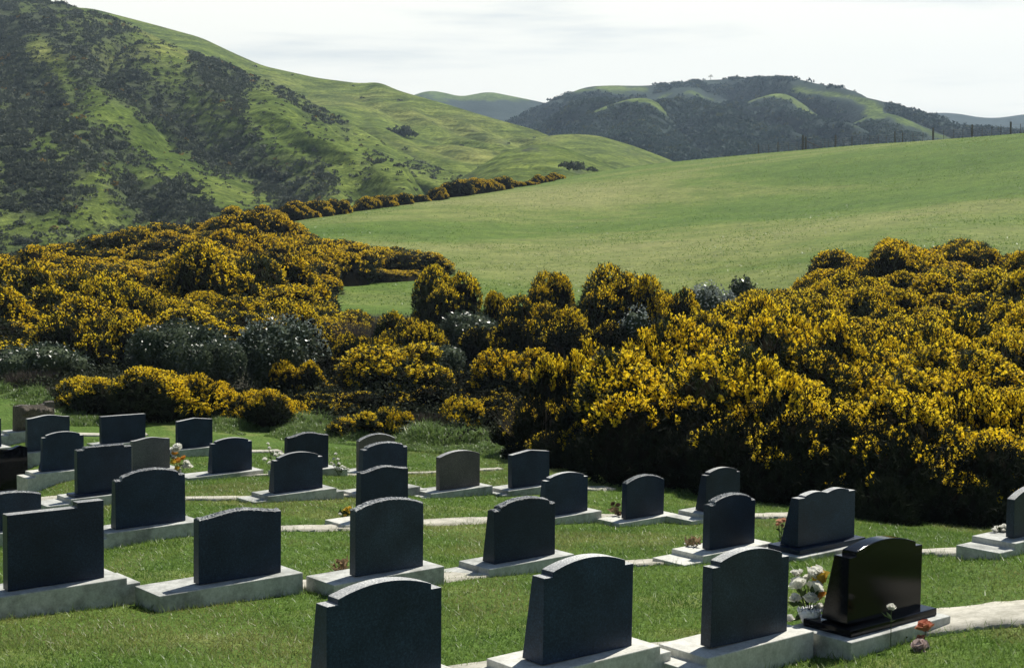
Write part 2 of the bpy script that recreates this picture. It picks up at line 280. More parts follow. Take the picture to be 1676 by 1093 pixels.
# key: bl / br = foot of the rear face (pixels), h = height of its left edge (pixels), w = width (m), vg = row where the base meets the turf
ST = [
 dict(k='S1', bl=(535, 1150), brx=726, h=160, w=.80, vg=1192, top='notch', rise=.058, tb=.20, tt=.105, tl=.18, tr=.12, mat='granite', con='concrete_new',
      label='nearest dark granite headstone with notched arched top, cut off by the bottom edge'),
 dict(k='S2', bl=(888.5, 1090.7), brx=1036.8, h=146, w=.78, vg=1126, top='notch', rise=.058, tb=.21, tt=.105, tl=.30, tr=.10, mat='granite', con='concrete_new',
      label='dark headstone with notched arch and slanting side at the bottom centre, nearest row'),
 dict(k='S3', bl=(1163.4, 1063.6), brx=1290.2, h=134, w=.78, vg=1104, top='notch', rise=.058, tb=.10, tt=.095, tl=.16, tr=0, mat='granite_mid', con='concrete_new', tilt=1.6,
      label='blue-grey headstone with pale notched arch, just left of the polished black one'),
 dict(k='S4', bl=(1387, 1024.7), brx=1508.7, h=112, w=.86, vg=1058, top='notch', rise=.058, tb=.24, tt=.115, tl=0, tr=0, mat='granite_black', con='concrete', plinth=.055, tilt=1.2,
      label='polished jet-black headstone on black plinth with a white rose behind it'),
 dict(k='L1', bl=(13, 969), brx=173, h=127, w=.82, vg=1004, top='stepright', rise=.042, tb=.11, tt=.105, tl=.1, tr=.12, mat='granite', con='concrete',
      label='large square dark headstone with a raised right corner at the left edge'),
 dict(k='L2', bl=(325.5, 958.4), brx=461.9, h=108, w=.79, vg=985, top='ogee', rise=.045, tb=.10, tt=.10, ovl=.42, tl=0, tr=0, mat='granite', con='concrete', rough=True,
      label='dark headstone with rough wavy top on a long stained base, second row left'),
 dict(k='L3', bl=(582, 945), brx=694.2, h=109, w=.73, vg=966, top='arch', rise=.07, tb=.10, tt=.095, ovl=.30, tl=0, tr=0, mat='granite_mid', con='concrete', rough=True,
      label='grey headstone with chipped arched top, behind the nearest headstone'),
 dict(k='L4', bl=(809.2, 923.9), brx=909.9, h=88, w=.77, vg=941, top='notch', rise=.055, tb=.19, tt=.09, tl=.24, tr=.0, mat='granite', con='concrete', rough=True,
      label='dark headstone with rough notched arch and leaning side, middle of second row'),
 dict(k='M5', bl=(1161.7, 901.6), brx=1235.9, h=74, w=.69, vg=917, top='notch', rise=.055, tb=.11, tt=.10, tl=.28, tr=0, ovl=.22, mat='granite', con='concrete_new', rough=True,
      label='headstone with rough notched arch and withered flowers on its white base'),
 dict(k='W6', bl=(1305.6, 896.7), brx=1399.4, h=81, w=.93, vg=914, top='wave', rise=.03, tb=.24, tt=.085, tl=0, tr=0, mat='granite', con='concrete', plinth=.055,
      label='wide dark headstone with double wavy top on a granite plinth'),
 dict(k='R7', bl=(1659, 882), brx=1735, h=64, w=.78, vg=900, top='arch', rise=.10, tb=.085, tt=.08, tl=.25, tr=0, mat='granite_mid', con='concrete',
      label='arched headstone cut off by the right edge, white flowers beside it'),
 dict(k='N1', bl=(-36, 874), brx=69, h=56, w=.78, vg=896, top='arch', rise=.05, tb=.10, tt=.10, tl=.1, tr=0, mat='granite', con='concrete', rough=True,
      label='low dark headstone peeping out behind the large square one at left'),
 dict(k='N2', bl=(190, 867), brx=305.3, h=80, w=.83, vg=886, top='notch', rise=.06, tb=.14, tt=.08, tl=.12, tr=0, mat='granite', con='concrete', rough=True,
      label='tall dark headstone with rough notched arch right of the large square one'),
 dict(k='N3', bl=(591, 852), brx=669, h=78, w=.69, vg=866, top='ogee', rise=.05, tb=.13, tt=.10, tl=.24, tr=.0, ovl=.3, mat='granite', con='concrete_new', rough=True,
      label='dark wavy-topped headstone, front of the two stacked behind the chipped grey arch'),
 dict(k='N4', bl=(893, 846), brx=962.5, h=59, w=.75, vg=857, top='notch', rise=.05, tb=.16, tt=.08, tl=0, tr=0, mat='granite', con='concrete',
      label='dark smooth notched headstone half hidden behind the middle leaning one'),
 dict(k='N5', bl=(1025, 850.8), brx=1087, h=59, w=.71, vg=860, top='arch', rise=.085, tb=.10, tt=.095, tl=0, tr=0, ovl=.24, mat='granite', con='concrete_new', rough=True,
      label='plain round-topped dark headstone with dead brown flowers at its left'),
 dict(k='N6', bl=(1155, 838), brx=1211, h=60, w=.68, vg=853, top='notch', rise=.05, tb=.20, tt=.08, tl=.24, tr=0, mat='granite', con='concrete',
      label='slanted notched headstone nearest to the shadow under the gorse'),
 dict(k='P1', bl=(-38, 808), brx=47, h=72, w=.85, vg=826, top='scroll', rise=.05, tb=.12, tt=.11, tl=.1, tr=0, mat='granite_black', con='concrete',
      label='glossy black headstone with scrolled top at the left edge'),
 dict(k='P2', bl=(127, 809), brx=217, h=72, w=.80, vg=826, top='shoulder', rise=.032, tb=.11, tt=.10, tl=.34, tr=0, mat='granite', con='concrete', plinth=.03, rough=True,
      label='tall dark headstone with flat raised middle and square shoulders on thin plinth'),
 dict(k='Q6', bl=(449, 808), brx=529, h=54, w=.76, vg=819, top='notch', rise=.055, tb=.16, tt=.07, tl=.22, tr=.12, mat='granite', con='concrete',
      label='dark notched headstone with slanting side in front of the white flower sprays'),
 dict(k='Q8', bl=(594, 805), brx=667, h=68, w=.76, vg=815, top='notch', rise=.05, tb=.15, tt=.10, tl=.2, tr=.12, mat='granite', con='concrete', rough=True,
      label='rough-topped notched headstone, middle of the three overlapping in one line'),
 dict(k='Q9', bl=(720, 803), brx=786, h=54.5, w=.73, vg=813, top='arch', rise=.07, tb=.10, tt=.095, tl=.12, tr=0, ovl=.24, mat='granite_brown', con='concrete',
      label='brown-grey round-topped headstone standing alone on a pale base'),
 dict(k='Q10', bl=(838, 799.6), brx=900, h=55, w=.73, vg=809, top='gable', rise=.045, tb=.10, tt=.095, tl=.12, tr=0, mat='granite', con='concrete',
      label='headstone with shallow pointed top by the left end of the gorse shadow'),
 dict(k='T1', bl=(70, 772.6), brx=138, h=56, w=.69, vg=785, top='notch', rise=.045, tb=.12, tt=.07, tl=.14, tr=0, mat='granite', con='concrete_new',
      label='dark notched headstone with flared foot on a white base, left side'),
 dict(k='P3', bl=(217, 772), brx=279, h=50, w=.68, vg=786, top='ogee', rise=.04, tb=.10, tt=.09, tl=0, tr=0, mat='granite_light', con='concrete',
      label='lighter grey wavy-topped headstone with white and orange flowers at its right'),
 dict(k='P4', bl=(347.4, 775.6), brx=413.3, h=49, w=.74, vg=783, top='notch', rise=.045, tb=.17, tt=.08, tl=0, tr=0, ovl=.5, mat='granite', con='concrete',
      label='dark leaning-sided headstone on a long low concrete base, left of white sprays'),
 dict(k='Q5', bl=(470, 772), brx=538, h=55, w=.78, vg=779, top='ogee', rise=.06, tb=.10, tt=.095, tl=0, tr=.15, mat='granite', con='concrete', rough=True,
      label='dark wavy-topped headstone with white flowers on both sides'),
 dict(k='Q7', bl=(588, 771), brx=647, h=49, w=.74, vg=779, top='arch', rise=.095, tb=.10, tt=.095, tl=.25, tr=0, mat='granite_brown', con='concrete', rough=True,
      label='brown-grey round headstone, farthest of the three overlapping in one line'),
 dict(k='Q2', bl=(45, 739.7), brx=115, h=54, w=.78, vg=752, top='ogee', rise=.045, tb=.10, tt=.09, tl=0, tr=0, mat='granite_mid', con='concrete',
      label='blue-grey headstone with gently curved top in front of the rough rock one'),
 dict(k='Q4', bl=(291, 735), brx=348.7, h=45, w=.74, vg=747, top='gable', rise=.045, tb=.10, tt=.09, tl=0, tr=0, mat='granite', con='concrete',
      label='dark pointed-top headstone at the back, nearest to the yellow bush'),
 dict(k='Q0', bl=(-62, 737), brx=3, h=48, w=.76, vg=752, top='arch', rise=.05, tb=.10, tt=.10, tl=0, tr=0, mat='granite', con='concrete',
      label='sliver of a dark headstone at the far left edge'),
 dict(k='Q1', bl=(25, 706), brx=90, h=41, w=.82, vg=719, top='rock', rise=.03, tb=.16, tt=.12, tl=.12, tr=0, mat='rock_brown', con='concrete', rough=True,
      label='rough rock-faced brown headstone at the back left corner'),
 dict(k='Q3', bl=(166, 727), brx=239, h=45, w=.93, vg=731, top='flat', rise=0, tb=.10, tt=.095, tl=0, tr=0, mat='granite', con='concrete',
      label='plain rectangular dark headstone at the back, wider than its neighbours'),
]
M['granite_mid'] = mat_granite('blue_grey_granite', (.009, .019, .036), (.03, .046, .072), .45, .25)
for s in ST:
    bx, bv = s['bl']; k = (s['brx'] - bx) / F
    Y = s['w'] * (CA - SA * (s['brx'] - PW / 2) / F) / k
    p = at(bx, bv, Y); s['Y'] = Y; s['foot'] = p
    mid = p + np.array([CA, SA, 0]) * s['w'] / 2; s['mid'] = mid
    xm, _ = to_px(mid)
    s['gz'] = at(float(xm), s['vg'], mid[1] - .1)[2]
    s['H'] = s['h'] * (Y / F) / CP

# ------------------------------------------------------------------ terrain: thin-plate surface through measured points
ctrl = [(s['mid'][0], s['mid'][1], s['gz']) for s in ST]
def cp(x, v, Y): ctrl.append(tuple(at(x, v, Y)))
for X in (-4, -1.5, 1.5, 4): ctrl.append((X, 5, -2.32)); ctrl.append((X, 1, -1.9))
ctrl += [(-9, 12, -2.75), (7, 11, -3.0), (9, 15, -3.5), (-12, 18, -3.2), (-14, 26, -3.5)]
for c in [(1500, 856, 22), (1676, 860, 22.5), (1850, 862, 23), (1330, 820, 23), (1250, 800, 24.5), (1100, 775, 25.5), (980, 770, 26),
          (1500, 700, 35), (1676, 690, 35), (1300, 710, 35), (1100, 700, 35), (1500, 568, 50), (1676, 560, 50), (1300, 600, 50), (1100, 615, 50),
          (1500, 455, 72), (1676, 460, 72), (1300, 515, 72), (1100, 535, 72), (1850, 460, 72),
          (1676, 400, 95), (1480, 405, 95), (1300, 430, 95), (1100, 457, 95), (860, 474, 88), (620, 487, 86), (740, 480, 86),
          (650, 410, 120), (850, 380, 140), (1000, 350, 160), (1300, 320, 165), (1500, 310, 155), (1676, 310, 140), (1300, 375, 125), (1000, 410, 120), (1850, 330, 130),
          (30, 642, 36), (300, 688, 33), (500, 692, 34), (700, 690, 34), (850, 722, 31),
          (100, 585, 50), (300, 600, 48), (450, 592, 50), (650, 565, 55), (850, 572, 52), (980, 590, 51),
          (100, 510, 66), (300, 518, 66), (450, 522, 66), (570, 515, 72), (740, 520, 70), (900, 520, 70),
          (0, 462, 95), (200, 432, 100), (350, 398, 118), (500, 432, 105), (650, 455, 95), (-200, 470, 95), (-300, 600, 50), (-300, 690, 36), (-250, 790, 25),
          (0, 480, 150), (200, 440, 165), (-250, 500, 150)]: cp(*c)
CREST = [(430, 372, 160), (550, 352, 178), (700, 327, 200), (850, 305, 215), (1000, 279, 230), (1150, 261, 235), (1300, 247, 235), (1500, 232, 225), (1676, 219, 210), (1850, 208, 200)]
for c in CREST:
    cp(*c); q = at(*c); ctrl.append((q[0] * 1.18, q[1] * 1.18, q[2] - 2.0)); ctrl.append((q[0] * 1.5, q[1] * 1.5, q[2] - 22))
ctrl += [(-70, 250, -14), (-130, 200, -12), (-110, 330, -20)]
ctrl = np.array(ctrl)
def warp(X, Y): return np.stack([4.0 * X / (Y + 14), 2.4 * np.log(Y + 14)], -1)
_P = warp(ctrl[:, 0], ctrl[:, 1])
def _U(r2): return .5 * r2 * np.log(r2 + 1e-12)
_d2 = ((_P[:, None] - _P[None]) ** 2).sum(-1); nC = len(ctrl)
_reg = np.full(nC, .0012); _reg[:len(ST)] = .004
_A = np.zeros((nC + 3, nC + 3)); _A[:nC, :nC] = _U(_d2) + np.diag(_reg); _A[:nC, nC] = 1; _A[:nC, nC + 1:] = _P; _A[nC:, :nC] = _A[:nC, nC:].T
_W = np.linalg.solve(_A, np.concatenate([ctrl[:, 2], np.zeros(3)]))
def gz(X, Y):
    X = np.asarray(X, float); Y = np.asarray(Y, float); X, Y = np.broadcast_arrays(X, Y)
    Yc = np.clip(Y, 1, 360); Xc = np.clip(X, -(Yc * .5 + 9), Yc * .5 + 9)
    q = warp(Xc, Yc); res = np.empty(q.shape[:-1]); fl = q.reshape(-1, 2); o = np.empty(len(fl))
    for i in range(0, len(fl), 60000):
        b = fl[i:i + 60000]; d = ((b[:, None] - _P[None]) ** 2).sum(-1); o[i:i + 60000] = _U(d) @ _W[:nC] + _W[nC] + b @ _W[nC + 1:]
    res = o.reshape(q.shape[:-1])
    return res + np.where(Y < 1, (1 - Y) * .1, 0) + np.where(Y > 360, -(Y - 360) * .12, 0)
def ground_hit(x, v, y0=4.0, y1=320.0):
    Ys = np.exp(np.linspace(math.log(y0), math.log(y1), 900)); d = at(x, v, 1.0)
    z = gz(d[0] * Ys, Ys); below = d[2] * Ys <= z; i = int(np.argmax(below)) if below.any() else len(Ys) - 1
    a, b = Ys[max(i - 1, 0)], Ys[i]
    for _ in range(18):
        m_ = .5 * (a + b)
        if d[2] * m_ <= float(gz(d[0] * m_, m_)): b = m_
        else: a = m_
    return np.array([d[0] * b, b, float(gz(d[0] * b, b))])

# (strip centre lines lie under the bases, so shift the ones measured at the base fronts back)
# strips of paving along each row (pixel centre lines)
STRIPS = [
 [(150, 1230), (400, 1190), (640, 1165), (950, 1108), (1230, 1086), (1440, 1055), (1600, 1034), (1760, 1022)],
 [(-150, 1035), (100, 1003), (235, 989), (370, 981), (508, 972), (640, 966), (742, 956), (850, 944), (1060, 931), (1200, 920), (1350, 912), (1555, 908), (1640, 902), (1800, 894)],
 [(-120, 905), (60, 892), (250, 884), (495, 874), (620, 868), (745, 862), (850, 859), (975, 856), (1060, 857), (1160, 854), (1265, 852), (1335, 850)],
 [(-120, 834), (60, 828), (170, 826), (350, 823), (475, 819), (610, 815), (760, 812), (870, 808), (977, 807), (1000, 806)],
 [(-60, 788), (100, 785), (250, 785), (380, 783), (510, 779), (620, 779), (695, 778), (800, 773), (820, 772)],
 [(-60, 753), (80, 751), (200, 750), (320, 746), (430, 744), (452, 743)],
 [(-60, 722), (40, 719), (150, 718), (232, 717)],
]
strip_pts = []
for pl in STRIPS:
    g = np.array([ground_hit(*p) for p in pl])[:, :2]; g[:, 1] += .44
    t = np.arange(len(g)); tt = np.linspace(0, len(g) - 1, (len(g) - 1) * 14 + 1)
    def cr_(P, tt):
        o = []
        for q in tt:
            i = min(int(q), len(P) - 2); u = q - i; p0 = P[max(i - 1, 0)]; p1 = P[i]; p2 = P[i + 1]; p3 = P[min(i + 2, len(P) - 1)]
            o.append(.5 * (2 * p1 + (p2 - p0) * u + (2 * p0 - 5 * p1 + 4 * p2 - p3) * u * u + (3 * p1 - p0 - 3 * p2 + p3) * u ** 3))
        return np.array(o)
    strip_pts.append(cr_(g, tt))

BASES = []      # rectangles kept free of grass: (origin, x0, x1, y0, y1)
def blocked(X, Y, pad=0.0):
    m_ = np.zeros(X.shape, bool)
    for sp, half in zip(strip_pts, STRIP_HALF):
        for a, b in zip(sp[:-1], sp[1:]):
            ab = b - a; L2 = (ab ** 2).sum()
            near = (abs(X - .5 * (a[0] + b[0])) < 1.2) & (abs(Y - .5 * (a[1] + b[1])) < 1.2)
            if not near.any(): continue
            x, y = X[near], Y[near]
            u = np.clip(((x - a[0]) * ab[0] + (y - a[1]) * ab[1]) / L2, 0, 1)
            d = np.hypot(x - a[0] - u * ab[0], y - a[1] - u * ab[1]); idx = np.where(near)[0]; m_[idx[d < half + pad - .05]] = True
    for (o, x0, x1, y0, y1) in BASES:
        u = (X - o[0]) * CA + (Y - o[1]) * SA; w = -(X - o[0]) * SA + (Y - o[1]) * CA
        m_ |= (u > x0 - pad) & (u < x1 + pad) & (w > y0 - pad) & (w < y1 + pad)
    return m_
STRIP_HALF = [.38, .2, .19, .16, .14, .14, .14]

# bush field outline: where the turf gives way to scrub (pixel polygon on the ground)
def lawn_edge_Y(X):
    """distance at which mown grass ends, by sideways position"""
    pts = np.array([ground_hit(x, v)[:2] for x, v in [(-300, 668), (0, 652), (120, 690), (350, 700), (560, 722), (700, 735), (840, 748), (960, 775), (1100, 800), (1250, 825), (1400, 850), (1560, 860), (1676, 864), (1900, 868)]])
    o = np.argsort(pts[:, 0]); return np.interp(X, pts[o, 0], pts[o, 1])

ys = np.concatenate([np.linspace(-70, 4, 14)[:-1], np.linspace(4, 8, 12)[:-1], np.arange(8, 32, .16), np.exp(np.linspace(math.log(32), math.log(430), 190))])
us = np.concatenate([[-9, -5, -3, -2, -1.5, -1.2], np.linspace(-1, 1, 230), [1.2, 1.5, 2, 3, 5, 9]])
YY, UU = np.meshgrid(ys, us, indexing='ij'); XX = UU * (np.abs(YY) * .4 + 7)
ZZ = gz(XX, YY)
far = np.clip((YY - 90) / 120, 0, 1); near = np.clip((YY - 80) / 20, 0, 1)
ZZ = ZZ + near * (fbm(np.stack([XX / 22, YY / 22], -1), 3, 4) - .5) * 1.1 * np.clip(1 - np.abs(YY - 130) / 90, 0, 1)
ZZ = ZZ + (fbm(np.stack([XX / 1.3, YY / 1.3], -1), 9, 3) - .5) * .035
nr, ncol = XX.shape
idx = np.arange(nr * ncol).reshape(nr, ncol)
Fq = np.stack([idx[:-1, :-1], idx[:-1, 1:], idx[1:, 1:], idx[1:, :-1]], -1).reshape(-1, 4)
edgeY = lawn_edge_Y(XX.ravel())
lawn = 1 - np.clip((YY.ravel() - edgeY + .3) / 1.2, 0, 1)
px_, pv_ = to_px(np.stack([XX, YY, ZZ], -1).reshape(-1, 3))
Yr = YY.ravel(); Xr = XX.ravel()
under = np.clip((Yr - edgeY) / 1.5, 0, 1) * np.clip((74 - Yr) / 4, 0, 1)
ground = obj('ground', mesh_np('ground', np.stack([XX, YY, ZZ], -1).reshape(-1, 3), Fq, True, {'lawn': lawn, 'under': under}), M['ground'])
tag(ground, 'mown cemetery turf running into the green pasture hill', None, None, 'structure')
base = obj('terrain', mesh_np('terrain', np.array([[-7000, -7000, -60], [7000, -7000, -60], [7000, 7000, -60], [-7000, 7000, -60]]), np.array([[0, 1, 2, 3]])), M['hill_green'])
tag(base, None, None, None, 'structure')

for sp, half in zip(strip_pts, STRIP_HALF):
    n_ = len(sp); tan = np.gradient(sp, axis=0); tan /= np.linalg.norm(tan, axis=1)[:, None]; nor = np.stack([-tan[:, 1], tan[:, 0]], -1)
    jl = (fbm(np.stack([np.arange(n_) * .4, np.zeros(n_)], -1), 5, 3) - .5) * .1; jr = (fbm(np.stack([np.arange(n_) * .4, np.ones(n_) * 7], -1), 6, 3) - .5) * .1
    offs = [-half, -half, -half * .33, half * .33, half, half]; V = []
    for k, o_ in enumerate(offs):
        oo = o_ + (jl if k < 2 else jr if k > 3 else 0)
        q = sp + nor * (oo[:, None] if hasattr(oo, 'shape') else oo)
        V.append(np.concatenate([q, (gz(q[:, 0], q[:, 1]) + (.028 if 0 < k < 5 else -.1))[:, None]], 1))
    V = np.stack(V, 1); ii = np.arange(n_ * 6).reshape(n_, 6)
    Fs = np.stack([ii[:-1, :-1], ii[1:, :-1], ii[1:, 1:], ii[:-1, 1:]], -1).reshape(-1, 4)[:, ::-1]
    tag(obj('concrete_path', mesh_np('concrete_path', V.reshape(-1, 3), Fs), M['strip']), None, None, None, 'structure')

# ------------------------------------------------------------------ distant hills (lofted from foot to crest, falling away behind)
def interp(px, pts): a = np.array(pts, float); return np.interp(px, a[:, 0], a[:, 1])
HILLS = {}
def hill(name, crest, x0, x1, Yc, Yf, vf, mat, nx=240, nt=150, power=1.0, gully=0, gs=60., skew=1.0, seed=1, scrub=None, back=1.0, label=None):
    xs = np.linspace(x0, x1, nx); vc = interp(xs, crest)
    k = np.ones(9) / 9; vs = np.convolve(np.pad(vc, 4, mode='edge'), k, 'valid'); vc = vs
    yc = interp(xs, Yc); yf = interp(xs, Yf); vfoot = interp(xs, vf)
    t = np.concatenate([np.linspace(0, 1, nt), 1 + np.linspace(.02, .6, 16) ** 1.2])
    Vv = np.zeros((len(t), nx, 3))
    C = np.array([at(x, v, y) for x, v, y in zip(xs, vc, yc)]); Ft = np.array([at(x, v, y) for x, v, y in zip(xs, vfoot, yf)])
    for i, tt in enumerate(t):
        if tt <= 1:
            Pm = Ft + (C - Ft) * tt; Pm[:, 2] = Ft[:, 2] + (C[:, 2] - Ft[:, 2]) * (tt ** power)
        else:
            Pm = C + (C - Ft) * (tt - 1) * back; Pm[:, 2] = C[:, 2] - (C[:, 2] - Ft[:, 2]) * (tt - 1) ** 1.25 * 1.6
        Vv[i] = Pm
    if gully:
        T = np.clip(t, 0, 1)[:, None] * np.ones((1, nx)); Xw = Vv[..., 0]; wob = (fbm(np.stack([Xw / gs * .5, T * 3], -1), seed + 5, 3) - .5) * 1.6
        s = Xw / gs + skew * T + wob
        rn = np.abs(2 * fbm(np.stack([s, T * .8], -1), seed, 3) - 1); fine = fbm(np.stack([s * 4, T * 6], -1), seed + 9, 3) - .5
        env = np.clip(t, 0, 1)[:, None] ** .6 * np.clip((1.0 - t)[:, None], 0, 1) ** .8
        rn = np.clip(rn * 2.2, 0, 1)
        Vv[..., 2] += gully * env * ((rn - .6) * 1.1 + fine * .35)
    ii = np.arange(len(t) * nx).reshape(len(t), nx)
    Fh = np.stack([ii[:-1, :-1], ii[:-1, 1:], ii[1:, 1:], ii[1:, :-1]], -1).reshape(-1, 4)
    P3 = Vv.reshape(-1, 3); px, pv = to_px(P3)
    sc = scrub(px, pv, P3) if scrub else np.zeros(len(P3))
    o = obj('hill', mesh_np(name, P3, Fh, True, {'scrub': sc}), mat); tag(o, label, None, None, 'structure')
    HILLS[name] = (Vv, nt, sc.reshape(len(t), nx)); return o

def seg_mask(px, pv, pts, width):
    d = np.full(px.shape, 1e9)
    for (a, b), (c, e) in zip(pts[:-1], pts[1:]):
        L2 = (c - a) ** 2 + (e - b) ** 2; u = np.clip(((px - a) * (c - a) + (pv - b) * (e - b)) / L2, 0, 1); d = np.minimum(d, np.hypot(px - a - u * (c - a), pv - b - u * (e - b)))
    return np.clip(1 - d / width, 0, 1)
def scrub_near(px, pv, P3):
    n1 = fbm(np.stack([px / 46 + pv / 90, pv / 46 - px / 120], -1), 21, 4); n2 = fbm(np.stack([px / 15, pv / 12], -1), 22, 3)
    d = .46 + .0 * px
    d = d + .34 * np.clip((330 - px) / 330, 0, 1)
    for pts, w, a in [([(0, 60), (60, 200), (120, 330)], 110, .22), ([(150, 130), (260, 190), (330, 250), (440, 300), (520, 345)], 60, .36), ([(330, 100), (430, 120), (520, 165), (560, 200)], 34, .4),
                      ([(330, 130), (400, 200), (430, 270)], 60, .28), ([(180, 240), (240, 330), (320, 350)], 55, .22), ([(560, 230), (640, 270), (700, 292)], 20, .2)]:
        d = d + a * seg_mask(px, pv, pts, w)
    for pts, w, a in [([(60, 80), (120, 135), (200, 190), (270, 250), (330, 295), (430, 325)], 34, .6), ([(440, 190), (520, 215), (600, 250), (700, 300), (760, 310)], 60, .34), ([(130, 300), (200, 285), (260, 290)], 30, .4),
                      ([(20, 370), (100, 370), (160, 345)], 40, .5), ([(230, 60), (290, 90)], 25, .3), ([(560, 310), (680, 320)], 40, .3), ([(60, 165), (40, 215), (110, 255)], 22, .3)]:
        d = d - a * seg_mask(px, pv, pts, w)
    return np.clip(d + (n1 - .5) * .75 + (n2 - .5) * .35, 0, 1)
def scrub_green(px, pv, P3):
    n1 = fbm(np.stack([px / 60, pv / 30], -1), 31, 4)
    d = .08 + .5 * seg_mask(px, pv, [(500, 190), (560, 215), (600, 240)], 26) + .4 * seg_mask(px, pv, [(600, 205), (660, 245), (720, 285)], 22) + .4 * seg_mask(px, pv, [(760, 210), (830, 235)], 14) + .3 * seg_mask(px, pv, [(480, 150), (540, 190)], 16)
    return np.clip(d + (n1 - .5) * .4, 0, 1)
def scrub_far(px, pv, P3):
    n1 = fbm(np.stack([px / 55 - pv / 60, pv / 26], -1), 41, 4)
    d = .74 + .0 * px
    for pts, w, a in [([(940, 148), (1010, 143), (1060, 146)], 12, .7), ([(1050, 170), (1095, 155), (1130, 150), (1180, 168)], 8, .6), ([(1300, 148), (1390, 160), (1440, 178)], 13, .8), ([(1370, 178), (1440, 190)], 10, .6),
                      ([(1290, 185), (1310, 225)], 10, .35), ([(1150, 136), (1230, 138)], 6, .4), ([(1400, 205), (1460, 215)], 20, .3), ([(870, 180), (920, 165)], 8, .3)]:
        d = d - a * 1.05 * seg_mask(px, pv, pts, w * 1.35)
    return np.clip(d + (n1 - .5) * .75, 0, 1)
def scrub_back(px, pv, P3):
    n1 = fbm(np.stack([px / 40, pv / 20], -1), 51, 4); return np.clip(np.clip((pv - 158) / 18, 0, 1) * .75 + (n1 - .5) * .6, 0, 1)
def scrub_lump(px, pv, P3):
    n1 = fbm(np.stack([px / 40, pv / 14], -1), 61, 4); return np.clip(.3 + (n1 - .5) * .9, 0, 1)
hill('hill_right_far', [(1400, 205), (1480, 192), (1510, 187), (1550, 183), (1590, 190), (1622, 196), (1650, 191), (1676, 187), (1760, 180), (2000, 190)], 1380, 2000, [(0, 2100)], [(0, 1500)], [(0, 300)], M['hill_far'], 90, 60, 1, 22, 120, .8, 4, scrub_back, label='far hill on the right skyline')
hill('hill_back', [(560, 190), (660, 162), (700, 148), (730, 152), (752, 159), (800, 150), (850, 160), (885, 167), (960, 190)], 560, 960, [(0, 1700)], [(0, 1250)], [(0, 300)], M['hill_far'], 120, 80, 1, 22, 110, .9, 5, scrub_back, label='far green hill between the two big hills')
hill('hill_far', [(700, 260), (780, 228), (850, 190), (900, 165), (960, 142), (1000, 140), (1050, 141), (1110, 137), (1160, 131), (1200, 130), (1230, 138), (1290, 139), (1330, 150), (1400, 158), (1430, 166), (1490, 187), (1560, 206), (1640, 222), (1800, 250), (2000, 290)], 700, 2000,
     [(700, 1150), (1200, 1300), (1700, 1200)], [(0, 620)], [(0, 330)], M['hill_far'], 360, 190, .9, 95, 62, 2.2, 6, scrub_far, label='far dark hill covered in scrub')
def spur_scrub(crest, w, amt):
    def fn(px, pv, P3):
        n1 = fbm(np.stack([px / 24, pv / 13], -1), 45, 4)
        return np.clip(.86 - amt * seg_mask(px + 6, pv + 2, crest, w) + (n1 - .5) * .8, 0, 1)  # thinner scrub along the crest, painting in relief on its sunlit side
    return fn
hill('hill_spur', [(1010, 300), (1060, 262), (1110, 226), (1170, 192), (1230, 164), (1270, 152), (1295, 156), (1330, 182), (1380, 216), (1430, 246), (1500, 290)], 1010, 1500, [(0, 1000)], [(0, 640)], [(0, 320)], M['hill_far'], 150, 110, .9, 40, 55, 1.6, 16, spur_scrub([(1230, 166), (1270, 154), (1295, 160), (1330, 186), (1380, 220)], 15, 1.1), label='scrubby spur running down the middle of the far hill')
hill('hill_spur_left', [(830, 300), (880, 250), (930, 205), (980, 178), (1030, 162), (1060, 160), (1090, 176), (1130, 210), (1170, 250), (1200, 290)], 830, 1200, [(0, 900)], [(0, 620)], [(0, 320)], M['hill_far'], 130, 100, .9, 34, 50, 1.6, 18, spur_scrub([(980, 180), (1030, 164), (1062, 162), (1090, 178), (1130, 212)], 13, 1.1), label='scrubby spur at the left of the far hill')
hill('hill_spur_right', [(1300, 300), (1350, 240), (1390, 205), (1430, 186), (1460, 186), (1510, 206), (1570, 232), (1640, 270)], 1300, 1640, [(0, 860)], [(0, 600)], [(0, 320)], M['hill_far'], 120, 100, .9, 30, 45, 1.4, 19, spur_scrub([(1390, 207), (1430, 190), (1460, 190), (1510, 210), (1570, 236)], 20, .8), label='brownish spur at the right foot of the far hill')
hill('hill_knoll_far', [(820, 250), (880, 225), (930, 219), (980, 222), (1040, 240), (1100, 263), (1160, 290)], 820, 1160, [(0, 640)], [(0, 480)], [(0, 330)], M['hill_green'], 90, 70, .7, 5, 40, .8, 7, scrub_lump, label='green knoll in front of the far dark hill')
hill('hill_green', [(60, 10), (150, 14), (250, 40), (330, 62), (380, 86), (430, 108), (520, 128), (590, 137), (620, 134), (650, 148), (720, 168), (800, 192), (880, 214), (930, 238), (1000, 264), (1060, 285), (1200, 330)], 60, 1200,
     [(60, 860), (600, 760), (900, 640), (1100, 560)], [(0, 430)], [(0, 350)], M['hill_green'], 330, 170, .85, 26, 75, 1.6, 8, scrub_green, label='smooth green ridge on the left skyline')
hill('hill_knoll', [(740, 300), (790, 270), (820, 250), (870, 236), (920, 240), (970, 260), (1030, 284), (1100, 310)], 740, 1100, [(0, 450)], [(0, 340)], [(0, 340)], M['hill_green'], 90, 70, .7, 4, 30, .9, 9, scrub_lump, label='low green knoll behind the pasture crest')
